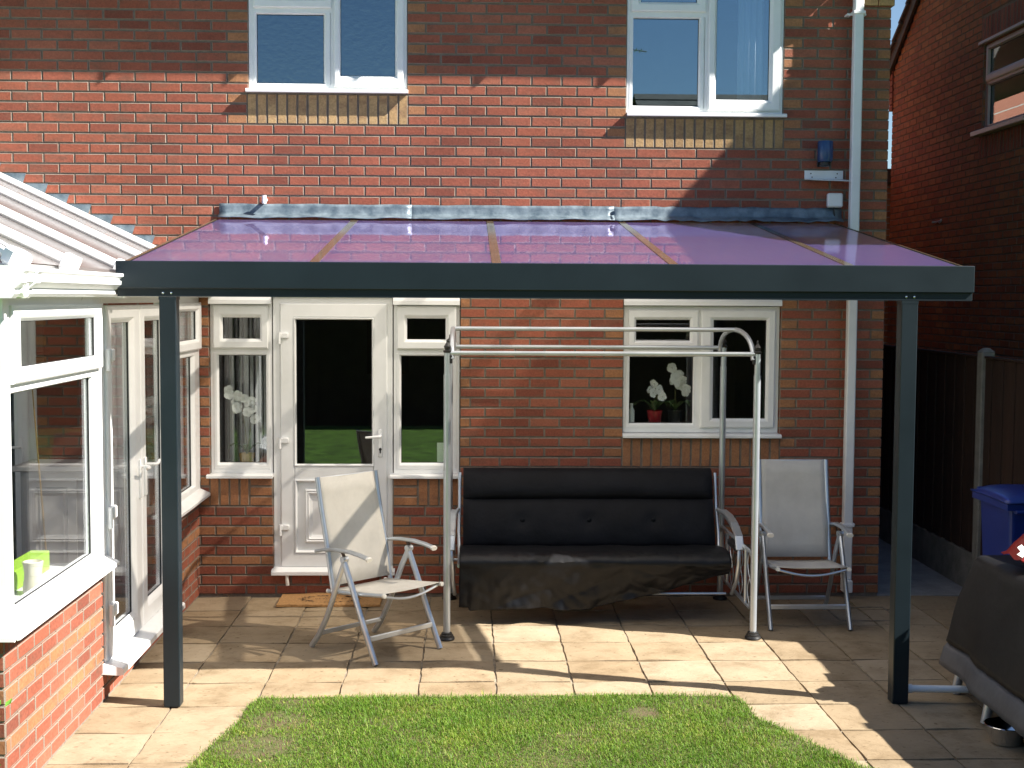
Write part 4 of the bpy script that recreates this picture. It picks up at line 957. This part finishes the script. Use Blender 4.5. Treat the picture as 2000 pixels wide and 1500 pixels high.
for k in range(150):   # leafy oval wreath
    a = random.uniform(0, 6.283)
    if 1.0 < a < 1.35 or 4.2 < a < 4.5: continue
    r_ = random.gauss(1, .07); x = -.36+.205*r_*math.cos(a); y = -.205+.105*r_*math.sin(a); b_ = a+1.57+random.choice((-.7, .7)); L_ = random.uniform(.012, .03); w_ = .0055
    dx, dy = math.cos(b_)*L_, math.sin(b_)*L_*.8; m.add([(x, y, .0235), (x+dx*.5-dy*.25, y+dy*.5+dx*.25, .0235), (x+dx, y+dy, .0235), (x+dx*.5+dy*.25, y+dy*.5-dx*.25, .0235)], [(0, 1, 2, 3)])
m.build('wreath_print', 'coir_black', dm)
m = MB()
for row, (y, n_, sc) in enumerate([(-.175, 5, .018), (-.215, 9, .026), (-.25, 4, .014)]):
    for i in range(n_):
        x = -.36+(i-(n_-1)/2)*.028*(1 if row == 1 else .8)
        for q in range(2):
            dx, dy = random.uniform(-.3, .3)*sc, sc*random.uniform(.5, 1); m.add([(x+q*.008, y, .0235), (x+q*.008+.004, y, .0235), (x+q*.008+.004+dx, y+dy, .0235), (x+q*.008+dx, y+dy, .0235)], [(0, 1, 2, 3)])
m.build('script_print', 'coir_black', dm)

wl = thing('wall_light', 'dark blue cylindrical lamp fixed to the shaded wall above the bracket', 'wall lamp', (3.31, -.05, 3.28))
m = MB(); m.lathe([(.035, -.005), (.052, 0), (.058, .02), (.058, .145), (.054, .152), (.02, .154)], (3.310, -.085, 3.285), 18); m.build('shade', 'navy_plastic', wl, smooth=True)
m = MB(); m.lathe([(.03, -.03), (.042, -.025), (.042, .0), (.02, .0)], (3.310, -.085, 3.28), 14); m.box(3.285, 3.335, -.085, -.002, 3.262, 3.284, .003); m.box(3.27, 3.35, -.012, -.001, 3.255, 3.36, .003); m.build('mount', 'black_plastic', wl)
bk = thing('wall_bracket', 'white metal angle bracket screwed to the wall by the downpipe', 'bracket', (3.3, -.03, 3.19))
m = MB(); m.box(3.178, 3.47, -.006, -.0015, 3.165, 3.228, .001); m.add([(3.178, -.007, 3.164), (3.47, -.007, 3.164), (3.50, -.13, 3.142), (3.205, -.13, 3.150), (3.178, -.007, 3.160), (3.47, -.007, 3.160), (3.50, -.13, 3.138), (3.205, -.13, 3.146)], [(0, 1, 2, 3), (4, 7, 6, 5), (0, 4, 5, 1), (1, 5, 6, 2), (2, 6, 7, 3), (3, 7, 4, 0)]); m.build('angle', 'upvc', bk)
m = MB()
for x, z in ((3.225, 3.205), (3.235, 3.178), (3.425, 3.205), (3.415, 3.176)): m.tube([(x, -.0055, z), (x, -.0085, z)], .005, 8)
m.build('screw', 'dark_wood', bk)
jb = thing('junction_box', 'square white junction box on the wall just above the canopy flashing', 'junction box', (3.405, -.03, 2.95))
m = MB(); m.box(3.347, 3.463, -.052, -.001, 2.952, 3.058, .010); m.build('lid', 'upvc', jb)
m = MB(); m.tube([(3.40, -.03, 2.953), (3.40, -.03, 2.92), (3.41, -.015, 2.88)], .006, 8); m.build('cable', 'black_plastic', jb, smooth=True)

# ---- orchids and things on the inner sills
FLW = MB()
for k in range(5):
    a = k*2*math.pi/5+.3; w_ = .55 if k % 2 else .42; c_, s_ = math.cos(a), math.sin(a)
    pr = [(.08, 0), (.45, w_), (.8, w_*.9), (1, 0), (.8, -w_*.9), (.45, -w_)]
    FLW.add([(r_*c_-q*s_, -.10-.12*abs(q), r_*s_+q*c_) for r_, q in pr], [(0, 1, 2, 3, 4, 5)])
FLW.add([(-.18, -.3, -.05), (.18, -.3, -.05), (.1, -.38, -.25), (-.1, -.38, -.25), (0, -.2, .1)], [(0, 1, 2, 3), (0, 1, 4)])
FLM = FLW.mesh('flower', 'petal')
def orchid(label, base, pot, stems, n_, sz):
    t = thing('orchid', label, 'plant', base, 'orchids on the window sills'); bx, by, bz = base
    m = MB(); m.lathe([(.042, 0), (.046, .004), (.06, .11), (.057, .112), (.05, .09)], base, 16); m.build('pot', pot, t, smooth=True)
    for k in range(5):
        a = random.uniform(0, 6.28); L_ = random.uniform(.12, .22); m = MB(); vs = []
        for j in range(7):
            u = j/6; w_ = .026*math.sin(math.pi*min(.98, u*.9+.08)); x = bx+math.cos(a)*L_*u; y = by+math.sin(a)*L_*u*.6; z = bz+.10+.10*math.sin(u*2.2)-.04*u*u
            vs += [(x-math.sin(a)*w_, y+math.cos(a)*w_, z+.008), (x, y, z), (x+math.sin(a)*w_, y-math.cos(a)*w_, z+.008)]
        m.add(vs, [(j*3+q, j*3+q+1, j*3+q+4, j*3+q+3) for j in range(6) for q in (0, 1)]); m.build('leaf', 'leaf', t, smooth=True)
    for pts in stems:
        P_ = [Vector((bx+p[0], by+p[1], bz+p[2])) for p in pts]; m = MB(); m.tube(P_, .003, 6); m.build('stem', 'stem', t, smooth=True)
        A, B = P_[-2], P_[-1]
        for k in range(n_):
            p = A.lerp(B, k/(n_-1))+Vector((random.uniform(-.045, .045), -.015+random.uniform(-.02, .01), random.uniform(-.03, .03)))
            o = bpy.data.objects.new('flower', FLM); C.objects.link(o); o.parent = t; o.matrix_parent_inverse = Matrix.Translation(-Vector(base)); o.location = p; s_ = sz*random.uniform(.8, 1.15); o.scale = (s_,)*3; o.rotation_euler = (random.uniform(-.5, .5), random.uniform(-.5, .5), random.uniform(-.7, .7))
ZS = .955
m = MB(); m.box(-1.27, -.83, .075, .288, ZS-.03, ZS); m.box(.11, .58, .075, .288, ZS-.03, ZS); m.box(1.85, 3.0, .075, .288, 1.262, 1.29); m.build('inner_sill', 'upvc', house)
orchid('tall white orchid in a buff pot behind the left side light of the back door', (-1.03, .17, ZS), 'pot_buff', [[(0, 0, .1), (-.01, 0, .28), (-.03, -.01, .44), (-.10, -.02, .60)], [(0, 0, .1), (.03, 0, .3), (.03, -.01, .40), (.03, -.02, .55)]], 7, .042)
orchid('small white orchid in a red pot on the kitchen window sill', (2.095, .17, 1.29), 'pot_red', [[(0, 0, .1), (-.02, 0, .17), (.02, -.01, .22), (-.03, -.01, .30)]], 6, .036)
orchid('arching white orchid further right on the kitchen window sill', (2.26, .22, 1.29), 'black_plastic', [[(0, 0, .1), (.0, 0, .3), (.06, -.01, .27), (-.02, -.02, .42)]], 12, .040)
bt = thing('spray_bottle', 'pale blue bottle at the left end of the kitchen window sill', 'bottle', (1.915, .17, 1.29))
m = MB(); m.lathe([(.02, 0), (.024, .004), (.024, .11), (.012, .13), (.011, .15), (.013, .152), (.013, .165), (.002, .166)], (1.915, .17, 1.29), 14); m.build('body', 'glass_white', bt, smooth=True)
# vertical pleats of a pale curtain behind the left side light
cu = thing('curtain', 'white vertical strip curtain behind the left side light of the back door', 'curtain', (-1.03, .5, .2))
for k, (x, w_) in enumerate([(-1.20, .035), (-1.135, .02), (-1.09, .04), (-1.045, .03), (-.985, .05), (-.935, .03), (-.885, .045), (-.83, .03)]):
    m = MB(); vs = [(x+w_*(i/6-.5), .50+.012*math.sin(i*1.3+k), z) for z in (.25, 2.3) for i in range(7)]; m.add(vs, [(i, i+1, 8+i, 7+i) for i in range(6)])
    o = m.build('strip', 'fabric_white', cu, smooth=True); md = o.modifiers.new('t', 'SOLIDIFY'); md.thickness = .002
# leaded panel of an inner door
ip = thing('leaded_door_panel', 'leaded white and blue glass panel deep inside behind the right side light', 'door panel', (.62, 2.2, .9))
m = MB(); m.box(.50, .84, 2.2, 2.22, 1.58, 2.25); m.build('glass_panel', 'glass_white', ip)
m = MB()
for x in (.60, .635, .73): m.box(x-.006, x+.006, 2.190, 2.199, 1.58, 2.25)
for z in (1.70, 1.74, 2.14, 2.18): m.box(.50, .84, 2.186, 2.1895, z-.005, z+.005)
m.build('lead_came', 'print_dark', ip)
m = MB(); m.box(.605, .63, 2.192, 2.1985, 1.705, 1.735); m.box(.605, .63, 2.192, 2.1985, 2.145, 2.175); m.build('blue_square', 'glass_blue', ip)
lf = thing('letter', 'pale paper card propped behind the right side light', 'card', (.50, .2, ZS))
m = MB(); m.box(.42, .56, .20, .203, ZS, ZS+.19); m.build('sheet', 'glass_white', lf)
for (x0, x1, z0, z1, y_) in ((-.42, .02, 1.45, 2.05, 4.18), (-.36, -.08, 1.16, 1.34, 4.18)):
    pf = thing('picture_frame', 'large dim framed board on the wall seen deep through the back door glass' if z0 > 1.4 else 'small dim framed panel below the large board behind the back door glass', 'picture', ((x0+x1)/2, y_, z0))
    m = MB(); Pp = lambda u, v, w: (u, y_-w, v); m.ring(Pp, x0, x1, z0, z1, [(0, 0), (0, .03), (.03, .03), (.03, 0)]); m.build('frame', 'dark_wood', pf)
    m = MB(); m.box(x0+.02, x1-.02, y_-.012, y_-.002, z0+.02, z1-.02); m.build('board', 'print_dark', pf)
# bedroom curtain
bcn = thing('bedroom_curtain', 'sheer pale curtain at the right side of the upstairs bedroom window', 'curtain', (2.78, .2, 3.5))
m = MB(); vs = [(2.70+.20*i/24, .20+.015*math.sin(i*1.1), z) for z in (3.4, 4.9) for i in range(25)]; m.add(vs, [(i, i+1, 26+i, 25+i) for i in range(24)]); o = m.build('cloth', 'fabric_white', bcn, smooth=True)
md = o.modifiers.new('t', 'SOLIDIFY'); md.thickness = .002

# ================================================================== RIGHT SIDE: neighbour, fence, bin, covered barbecue
nb = thing('neighbour_house', 'tall orange brick gable end of the house next door in shade', 'house', (7.5, 1.7, 0))
NX = 5.8; AY, AZ = 1.856, 8.287; SL_ = .706
NW = (2.20, 3.33, 3.94, 4.83)
PNW = PN(NX)
vg = lambda y: AZ-.13-SL_*abs(y-AY)
yF, yR = -2.30, 6.2
m = MB()
def slabx(y0, y1, z0, z1a, z1b):
    m.add([(NX+.0075, y0, z0), (NX+.0075, y1, z0), (NX+.0075, y1, z1b), (NX+.0075, y0, z1a), (NX+.25, y0, z0), (NX+.25, y1, z0), (NX+.25, y1, z1b), (NX+.25, y0, z1a)], [(0, 1, 2, 3), (4, 7, 6, 5), (0, 4, 5, 1), (1, 5, 6, 2), (2, 6, 7, 3), (3, 7, 4, 0)])
slabx(yF, .6, -.05, vg(yF), vg(.6)); slabx(.6, AY, -.05, vg(.6), vg(AY))
slabx(AY, NW[0], -.05, vg(AY), vg(NW[0])); slabx(NW[0], NW[1], -.05, NW[2], NW[2]); slabx(NW[0], NW[1], NW[3], vg(NW[0]), vg(NW[1])); slabx(NW[1], yR, -.05, vg(NW[1]), vg(yR))
nw = m.build('gable_wall', 'mortar_dark', nb)
nso = [(NW[0]-.06, NW[1]+.06, 3.68, 3.905), (NW[0]-.06, NW[1]+.06, 4.86, 5.085)]
br = courses(1.2, yR, 16, 96, [NW]+nso, (.02, .1325), buffrows=(), lim=lambda z: (1.2, min(yR, AY+(AZ-.13-z-.05)/SL_-.03)), endbuff=False)
lay(br, PNW, R(-90), nw, lambda b: 2.3 < b[0] < 5.6 and 2.3 < b[1] < 5.2, 'orange_brick')
br = []
for s in nso: br += [(u, v, L, t_, 'red') for (u, v, L, t_, k_) in soldiers(*s, 16)]
lay(br, PNW, R(-90), nw, lambda b: True, 'red_brick')
for o in nw.children: o.matrix_parent_inverse = Matrix.Identity(4)
m = MB(); m.box(NX+.0045-.003, NX+.2, yF, 1.19, .0, 4.9); m.box(NX+.25, 14, yF, yF+.25, -.05, vg(yF)); m.box(NX+.25, 14, yR-.25, yR, -.05, vg(yR)); m.build('front_wall', 'far_brick_x', nb)
g = bpy.data.objects.new('window', None); C.objects.link(g); attach(g, nb)
outer(PNW, NW[0], NW[1], NW[2]+.02, NW[3]-.02, g, w1=-.03, wd=.05, fm='pink_frame', bars=[(NW[0]+.05, NW[1]-.05, 4.42, 4.47)])
sash(PNW, NW[0]+.03, NW[1]-.03, 4.44, NW[3]-.04, (NW[0]+.10, NW[1]-.10, 4.52, 4.75), -.01, g, 'glass_sky', 'pink_frame'); sash(PNW, NW[0]+.03, NW[1]-.03, NW[2]+.04, 4.44, (NW[0]+.07, NW[1]-.07, 4.01, 4.40), -.03, g, 'glass_sky', 'pink_frame')
m = MB(); m.pbox(PNW, NW[0]-.06, NW[1]+.10, NW[2]-.03, NW[2]+.02, -.06, .08, .006); m.build('sill', 'pink_frame', g)
m = MB(); m.pbox(PNW, NW[0]-.04, NW[1]+.08, NW[3]-.01, NW[3]+.02, -.04, .03, .004); m.build('head_trim', 'pink_frame', g)
m = MB(); m.box(NX+.12, NX+.16, NW[0], NW[1], NW[2], NW[3]); m.build('blind', 'room_dark', g)
# verge, stepped tiles, corbelled kneeler
for sgn, ye in ((1, yR+.25), (-1, -2.42)):
    m = MB(); Ls = math.hypot(ye-AY, (ye-AY)*SL_); nT = max(1, round(Ls/.30)); d = Vector((0, sgn, -SL_)).normalized(); nr = Vector((0, sgn*SL_, 1)).normalized()
    for k in range(nT):
        a = Vector((0, AY, AZ-.02))+d*(Ls/nT*k); b = a+d*(Ls/nT*(1.16 if k < nT-1 else 1.0))
        pa, pb = a+nr*.0, b+nr*.03
        vs = [(x, p.y, p.z) for x in (NX-.09, 14) for p in (pa, pb, pb-nr*.035, pa-nr*.035)]
        m.add(vs, [(0, 1, 2, 3), (4, 7, 6, 5), (0, 4, 5, 1), (1, 5, 6, 2), (2, 6, 7, 3), (3, 7, 4, 0)])
    m.build('roof', 'roof_tile', nb)
    m = MB(); a = Vector((NX-.035, AY, AZ-.12)); b = a+d*Ls; m.bar(a, b, .04, .15, nr); m.build('bargeboard', 'dark_wood', nb)
m = MB()
for k in range(7):
    m.box(NX-.02-.012*k*0, NX+.2, yR-.03, yR+.08+.03*k, 4.56+.075*k, 4.56+.075*k+.067, .003)
m.build('kneeler', 'red_brick1', nb)
m = MB(); m.tube([(NX-.03, 4.6, 3.12), (NX-.03, 4.35, 3.12)], .008, 6); m.tube([(NX, 4.56, 3.12), (NX-.05, 4.56, 3.12)], .012, 6); m.tube([(NX, 4.40, 3.14), (NX-.03, 4.40, 3.10)], .012, 6); m.build('pipe_hook', 'aluminium', nb)

fx = 4.60
fence = thing('fence', 'dark brown boarded fence with concrete posts along the side passage', 'fence', (fx, 0, 0))
py = [-7.32, -5.49, -3.66, -1.83, 0, 1.83, 3.66, 5.49]
for y in py:
    h = 1.90 if y > -2.2 else 1.66
    m = MB(); m.box(fx-.05, fx+.05, y-.05, y+.05, 0, h-.03, .008); m.add([(fx-.05, y-.05, h-.03), (fx+.05, y-.05, h-.03), (fx+.05, y+.05, h-.03), (fx-.05, y+.05, h-.03), (fx-.02, y-.02, h), (fx+.02, y-.02, h), (fx+.02, y+.02, h), (fx-.02, y+.02, h)], [(0, 1, 5, 4), (1, 2, 6, 5), (2, 3, 7, 6), (3, 0, 4, 7), (4, 5, 6, 7), (0, 3, 2, 1)]); m.build('post', 'concrete', fence)
for a, b in zip(py[:-1], py[1:]):
    top = 1.84 if b > -1.9+.1 else 1.575
    if a >= -1.9: top = 1.84
    m = MB(); m.box(fx-.022, fx+.022, a+.052, b-.052, -.03, .295, .006); m.build('gravel_board', 'concrete', fence)
    nb_ = 16; w_ = (b-a-.11)/nb_
    m = MB(); m.box(fx-.016, fx+.016, 0, w_*1.06, 0, 1, 0); pme = None
    for k in range(nb_):
        y0 = a+.055+w_*k
        if k == 0 or True:
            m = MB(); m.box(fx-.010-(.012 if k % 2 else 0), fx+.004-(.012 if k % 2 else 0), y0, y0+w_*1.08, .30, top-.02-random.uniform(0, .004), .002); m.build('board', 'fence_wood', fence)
    m = MB(); m.box(fx-.035, fx+.02, a+.052, b-.052, top-.018, top, .003); m.build('capping_rail', 'fence_wood', fence)
# wheelie bin
bn = thing('wheelie_bin', 'blue plastic wheelie bin against the fence', 'bin', (4.21, -1.7, 0))
m = MB()
def taper(m, x0, x1, y0, y1, z0, z1, ix, iy):
    m.add([(x0+ix, y0+iy, z0), (x1-ix, y0+iy, z0), (x1-ix, y1-iy, z0), (x0+ix, y1-iy, z0), (x0, y0, z1), (x1, y0, z1), (x1, y1, z1), (x0, y1, z1)], [(0, 3, 2, 1), (4, 5, 6, 7), (0, 1, 5, 4), (1, 2, 6, 5), (2, 3, 7, 6), (3, 0, 4, 7)])
taper(m, 4.0, 4.42, -1.97, -1.47, .06, 1.0, .04, .05); b_ = m.build('body', 'blue_plastic', bn); md = b_.modifiers.new('b', 'BEVEL'); md.width = .03; md.segments = 3
m = MB(); taper(m, 3.97, 4.45, -2.0, -1.43, .97, 1.02, -.0, 0); m.box(4.02, 4.40, -2.015, -1.97, .95, .975, .006); b2 = m.build('rim', 'blue_plastic', bn); md = b2.modifiers.new('b', 'BEVEL'); md.width = .018; md.segments = 3
m = MB(); vs = []
for j in range(9):
    t = j/8
    for i in range(13):
        u = i/12*2-1; z = 1.025+.055*(1-abs(u)**4)*(1-(2*t-1)**6)*.9; vs.append((4.21+.25*u, -2.02+.60*t, z))
m.add(vs, [(j*13+i, j*13+i+1, (j+1)*13+i+1, (j+1)*13+i) for j in range(8) for i in range(12)]); ld = m.build('lid', 'blue_plastic', bn, smooth=True); md = ld.modifiers.new('t', 'SOLIDIFY'); md.thickness = .012
m = MB(); m.tube([(4.03, -1.43, 1.0), (4.03, -1.37, 1.02), (4.39, -1.37, 1.02), (4.39, -1.43, 1.0)], .014, 8); m.build('handle', 'blue_plastic', bn, smooth=True)
for x in (4.0, 4.38):
    m = MB(); m.tube([(x, -1.5, .10), (x+.04, -1.5, .10)], .10, 18); m.build('wheel', 'black_plastic', bn, smooth=True)
# covered barbecue
bq = thing('covered_barbecue', 'barbecue under a black fabric cover with grey hem at the right edge', 'barbecue', (3.8, -3.4, 0))
def drape(z0, z1, nz, mat, name, grow):
    per = []
    x0, x1, y0, y1 = 3.42, 4.35, -4.5, -2.43
    for (ax, ay), (bx2, by2) in zip([(x0, y0), (x1, y0), (x1, y1), (x0, y1)], [(x1, y0), (x1, y1), (x0, y1), (x0, y0)]):
        for k in range(26): per.append((ax+(bx2-ax)*k/26, ay+(by2-ay)*k/26))
    vs = []; np_ = len(per); cx_, cy_ = (x0+x1)/2, (y0+y1)/2
    for j in range(nz+1):
        t = j/nz; z = z0+(z1-z0)*t
        zz = max(0, (z-.14)/.64)
        for k, (x, y) in enumerate(per):
            fx_ = x+(.22*zz**1.15 if x < cx_ else -.12*zz)*min(1, abs(x-cx_)/(x1-cx_)); fy_ = y+(.10*zz if y < cy_ else .05*zz)
            if j == nz: fx_ += .02 if x < cx_ else -.02
            nn = mnoise.noise(Vector((x*3+1, y*3, z*1.2)))*.05*(1.15-zz)+(.5-abs(mnoise.noise(Vector((x*7, y*7, z*2)))))*.030+mnoise.noise(Vector((x*16, y*16, z*6)))*.006
            dx, dy = x-cx_, y-cy_; l_ = math.hypot(dx, dy)
            vs.append((fx_+dx/l_*(nn+grow), fy_+dy/l_*(nn+grow), z+(.02*mnoise.noise(Vector((x*4, y*4, 7))) if j == 0 else 0)))
    m = MB(); fs = [(j*np_+k, j*np_+(k+1) % np_, (j+1)*np_+(k+1) % np_, (j+1)*np_+k) for j in range(nz) for k in range(np_)]
    if name == 'cover':
        c = len(vs); vs.append((cx_, cy_, z1+.03)); fs += [(nz*np_+k, nz*np_+(k+1) % np_, c) for k in range(np_)]
    m.add(vs, fs); o = m.build(name, mat, bq, smooth=True); md = o.modifiers.new('t', 'SOLIDIFY'); md.thickness = .004
drape(.27, .77, 16, 'cover', 'cover', 0.); drape(.135, .275, 4, 'cover_trim', 'hem', .006)
for x, y in ((3.50, -2.56), (3.46, -3.10), (4.15, -2.56), (4.15, -4.3), (3.45, -4.3)):
    m = MB(); m.tube([(x-.03, y, .004), (x+.02, y, .30)], .026, 10); m.build('leg', 'steel_paint', bq, smooth=True)
bw = thing('metal_bowl', 'shiny steel bowl on the ground under the covered barbecue', 'bowl', (3.43, -3.42, 0))
m = MB(); m.lathe([(.055, .002), (.075, .004), (.10, .085), (.112, .098), (.108, .100), (.095, .085), (.068, .012), (.001, .010)], (3.42, -3.40, 0), 28); m.build('shell', 'chrome', bw, smooth=True)
bg_ = thing('paper_bag', 'crumpled red and green printed bag lying on the covered barbecue', 'bag', (3.75, -2.8, .78))
vs = []; m = MB(); nx, ny = 10, 8
for k in (0, 1):
    for j in range(ny+1):
        for i in range(nx+1):
            u, v = i/nx, j/ny; th = .16*math.sin(math.pi*u)**.6*math.sin(math.pi*v)**.6
            x = 3.66+.42*u; y = -2.98+.30*v; z = .80+.16*(1-v)*0+.18*u*.2+(th if k else -.0)+.02*mnoise.noise(Vector((x*12, y*12, k)))
            vs.append((x, y, z+.05))
W_ = nx+1; o_ = W_*(ny+1)
fs = [(j*W_+i, j*W_+i+1, (j+1)*W_+i+1, (j+1)*W_+i) for j in range(ny) for i in range(nx)]
m.add(vs, fs); m.add(vs, []); m.f += [tuple(o_+a for a in f) for f in fs]; m.mi += [0 if (f[0] % W_) < 3 or (f[0]//W_) < 2 else 1 for f in fs]; m.build('sack', ['bag_red', 'bag_green'], bg_, smooth=True)
m = MB(); m.add([(3.665, -2.96, .87), (3.63, -2.97, .89), (3.655, -2.96, .905), (3.64, -2.95, .925), (3.675, -2.92, .935), (3.70, -2.94, .90)], [(0, 1, 2, 5), (2, 3, 4, 5)]); o = m.build('torn_edge', 'bag_white', bg_); md = o.modifiers.new('t', 'SOLIDIFY'); md.thickness = .003
# drain cover in the paving by the chair
dr = thing('drain_cover', 'square inspection cover set into the paving near the downpipe', 'drain cover', (3.5, -.62, 0))
m = MB(); P0 = lambda u, v, w: (u, v, w); m.ring(P0, 3.28, 3.72, -.84, -.42, [(0, .0), (0, .006), (.012, .006), (.012, .0)]); m.build('frame', 'joint_sand', dr)

# shrub peeping in at the left edge by the dwarf wall
sh = thing('shrub', 'bright green leafy shrub at the conservatory corner', 'shrub', (-1.46, -4.45, 0))
m = MB()
tips = []
for k in range(16):
    a = random.uniform(0, 6.28); r_ = random.uniform(.03, .15); h = random.uniform(.3, .68); p0 = Vector((-1.46, -4.45, -.02)); p1 = p0+Vector((math.cos(a)*r_, math.sin(a)*r_*.8, h)); m.tube([p0, p0.lerp(p1, .5)+Vector((0, 0, .05)), p1], [.006, .004, .002], 5); tips.append((p0, p1))
m.build('stem', 'stem', sh)
m = MB()
for k in range(420):
    p0, p1 = random.choice(tips); p = p0.lerp(p1, random.uniform(.45, 1.05))+Vector((random.gauss(0, .025), random.gauss(0, .025), random.gauss(0, .02)))
    a = random.uniform(0, 6.28); e = random.uniform(-.3, .9); d = Vector((math.cos(a)*math.cos(e), math.sin(a)*math.cos(e), math.sin(e))); sd = d.cross(Vector((0, 0, 1))).normalized(); L_ = random.uniform(.03, .055); w_ = L_*.3
    m.add([p, p+d*L_*.45+sd*w_, p+d*L_, p+d*L_*.45-sd*w_, p+d*L_*.5+Vector((0, 0, -.004))], [(0, 1, 4), (1, 2, 4), (2, 3, 4), (3, 0, 4)])
m.build('foliage', 'shrub_leaf', sh)
# weeds at the foot of the house wall
wd = thing('weed', 'small dry weed growing at the foot of the wall by the conservatory', 'plant', (-1.13, -.01, 0))
m = MB()
for k in range(26):
    x = -1.22+random.random()*.16; a = random.uniform(0, 6.28); L_ = random.uniform(.015, .05); m.add([(x-.002, -.012, .0), (x+.002, -.012, .0), (x+math.cos(a)*L_, -.014-abs(math.sin(a))*L_, random.uniform(.005, .03))], [(0, 1, 2)])
m.build('leaves', 'cane', wd)

# ================================================================== BEHIND THE CAMERA (seen in the glass)
bf = thing('garden_fence', 'tall dark panel fence across the far end of the garden', 'fence', (0, -13.1, 0))
for k in range(12):
    m = MB(); m.box(-12+2*k, -10+2*k+.02, -13.14-.02*(k % 2), -13.1-.02*(k % 2), -.05, 2.15, .004); m.build('panel', 'fence_wood', bf)
oh = thing('opposite_house', 'house across the gardens whose tiled roof is mirrored in the bedroom window', 'house', (10, -23, 0))
m = MB(); m.box(4.9, 17, -27, -19.4, 0, 4.9); m.build('wall', 'far_brick_y', oh)
m = MB()
for sgn in (1, -1):
    for k in range(14):
        a, b = k/14, (k+1.12)/14
        y0, y1 = -23.2+sgn*4.2*a, -23.2+sgn*4.2*b; z0, z1 = 7.35-2.6*a, 7.35-2.6*b+.03
        vs = [(x, y, z) for x in (4.72, 17.2) for (y, z) in ((y0, z0), (y1, z1), (y1, z1-.05), (y0, z0-.05))]
        m.add(vs, [(0, 1, 2, 3), (4, 7, 6, 5), (0, 4, 5, 1), (1, 5, 6, 2), (2, 6, 7, 3), (3, 7, 4, 0)])
m.build('roof', 'roof_tile_dark', oh)
m = MB(); m.add([(4.92, -27, 4.9), (4.92, -19.4, 4.9), (4.92, -23.2, 7.25), (5.1, -27, 4.9), (5.1, -19.4, 4.9), (5.1, -23.2, 7.25)], [(0, 1, 2), (3, 5, 4), (0, 2, 5, 3), (1, 4, 5, 2)]); m.build('gable', 'far_brick_x', oh)
ta = thing('tv_aerial', 'thin television aerial on a pole beside the opposite roof', 'aerial', (4.55, -23.0, 5))
m = MB(); m.tube([(4.55, -23, 5.6), (4.55, -23, 8.55)], .03, 6); m.tube([(4.2, -23, 8.45), (5.0, -23, 8.35)], .02, 6)
for k in range(6): m.tube([(4.25+.12*k, -23.25, 8.44-.015*k), (4.25+.12*k, -22.75, 8.44-.015*k)], .012, 5)
m.box(4.42, 4.66, -23.05, -22.95, 8.25, 8.5); m.build('mast', 'aluminium', ta)
gw = thing('outbuilding', 'dark brick outbuilding closing the far end of the side passage', 'outbuilding', (4.9, 7.5, 0))
m = MB(); m.box(3.0, 6.6, 6.62, 8.8, -.05, 3.72); m.build('wall', 'far_brick_y', gw)
m = MB(); m.box(2.9, 6.7, 6.56, 8.9, 3.724, 3.90, .01); m.build('roof', 'roof_tile', gw)
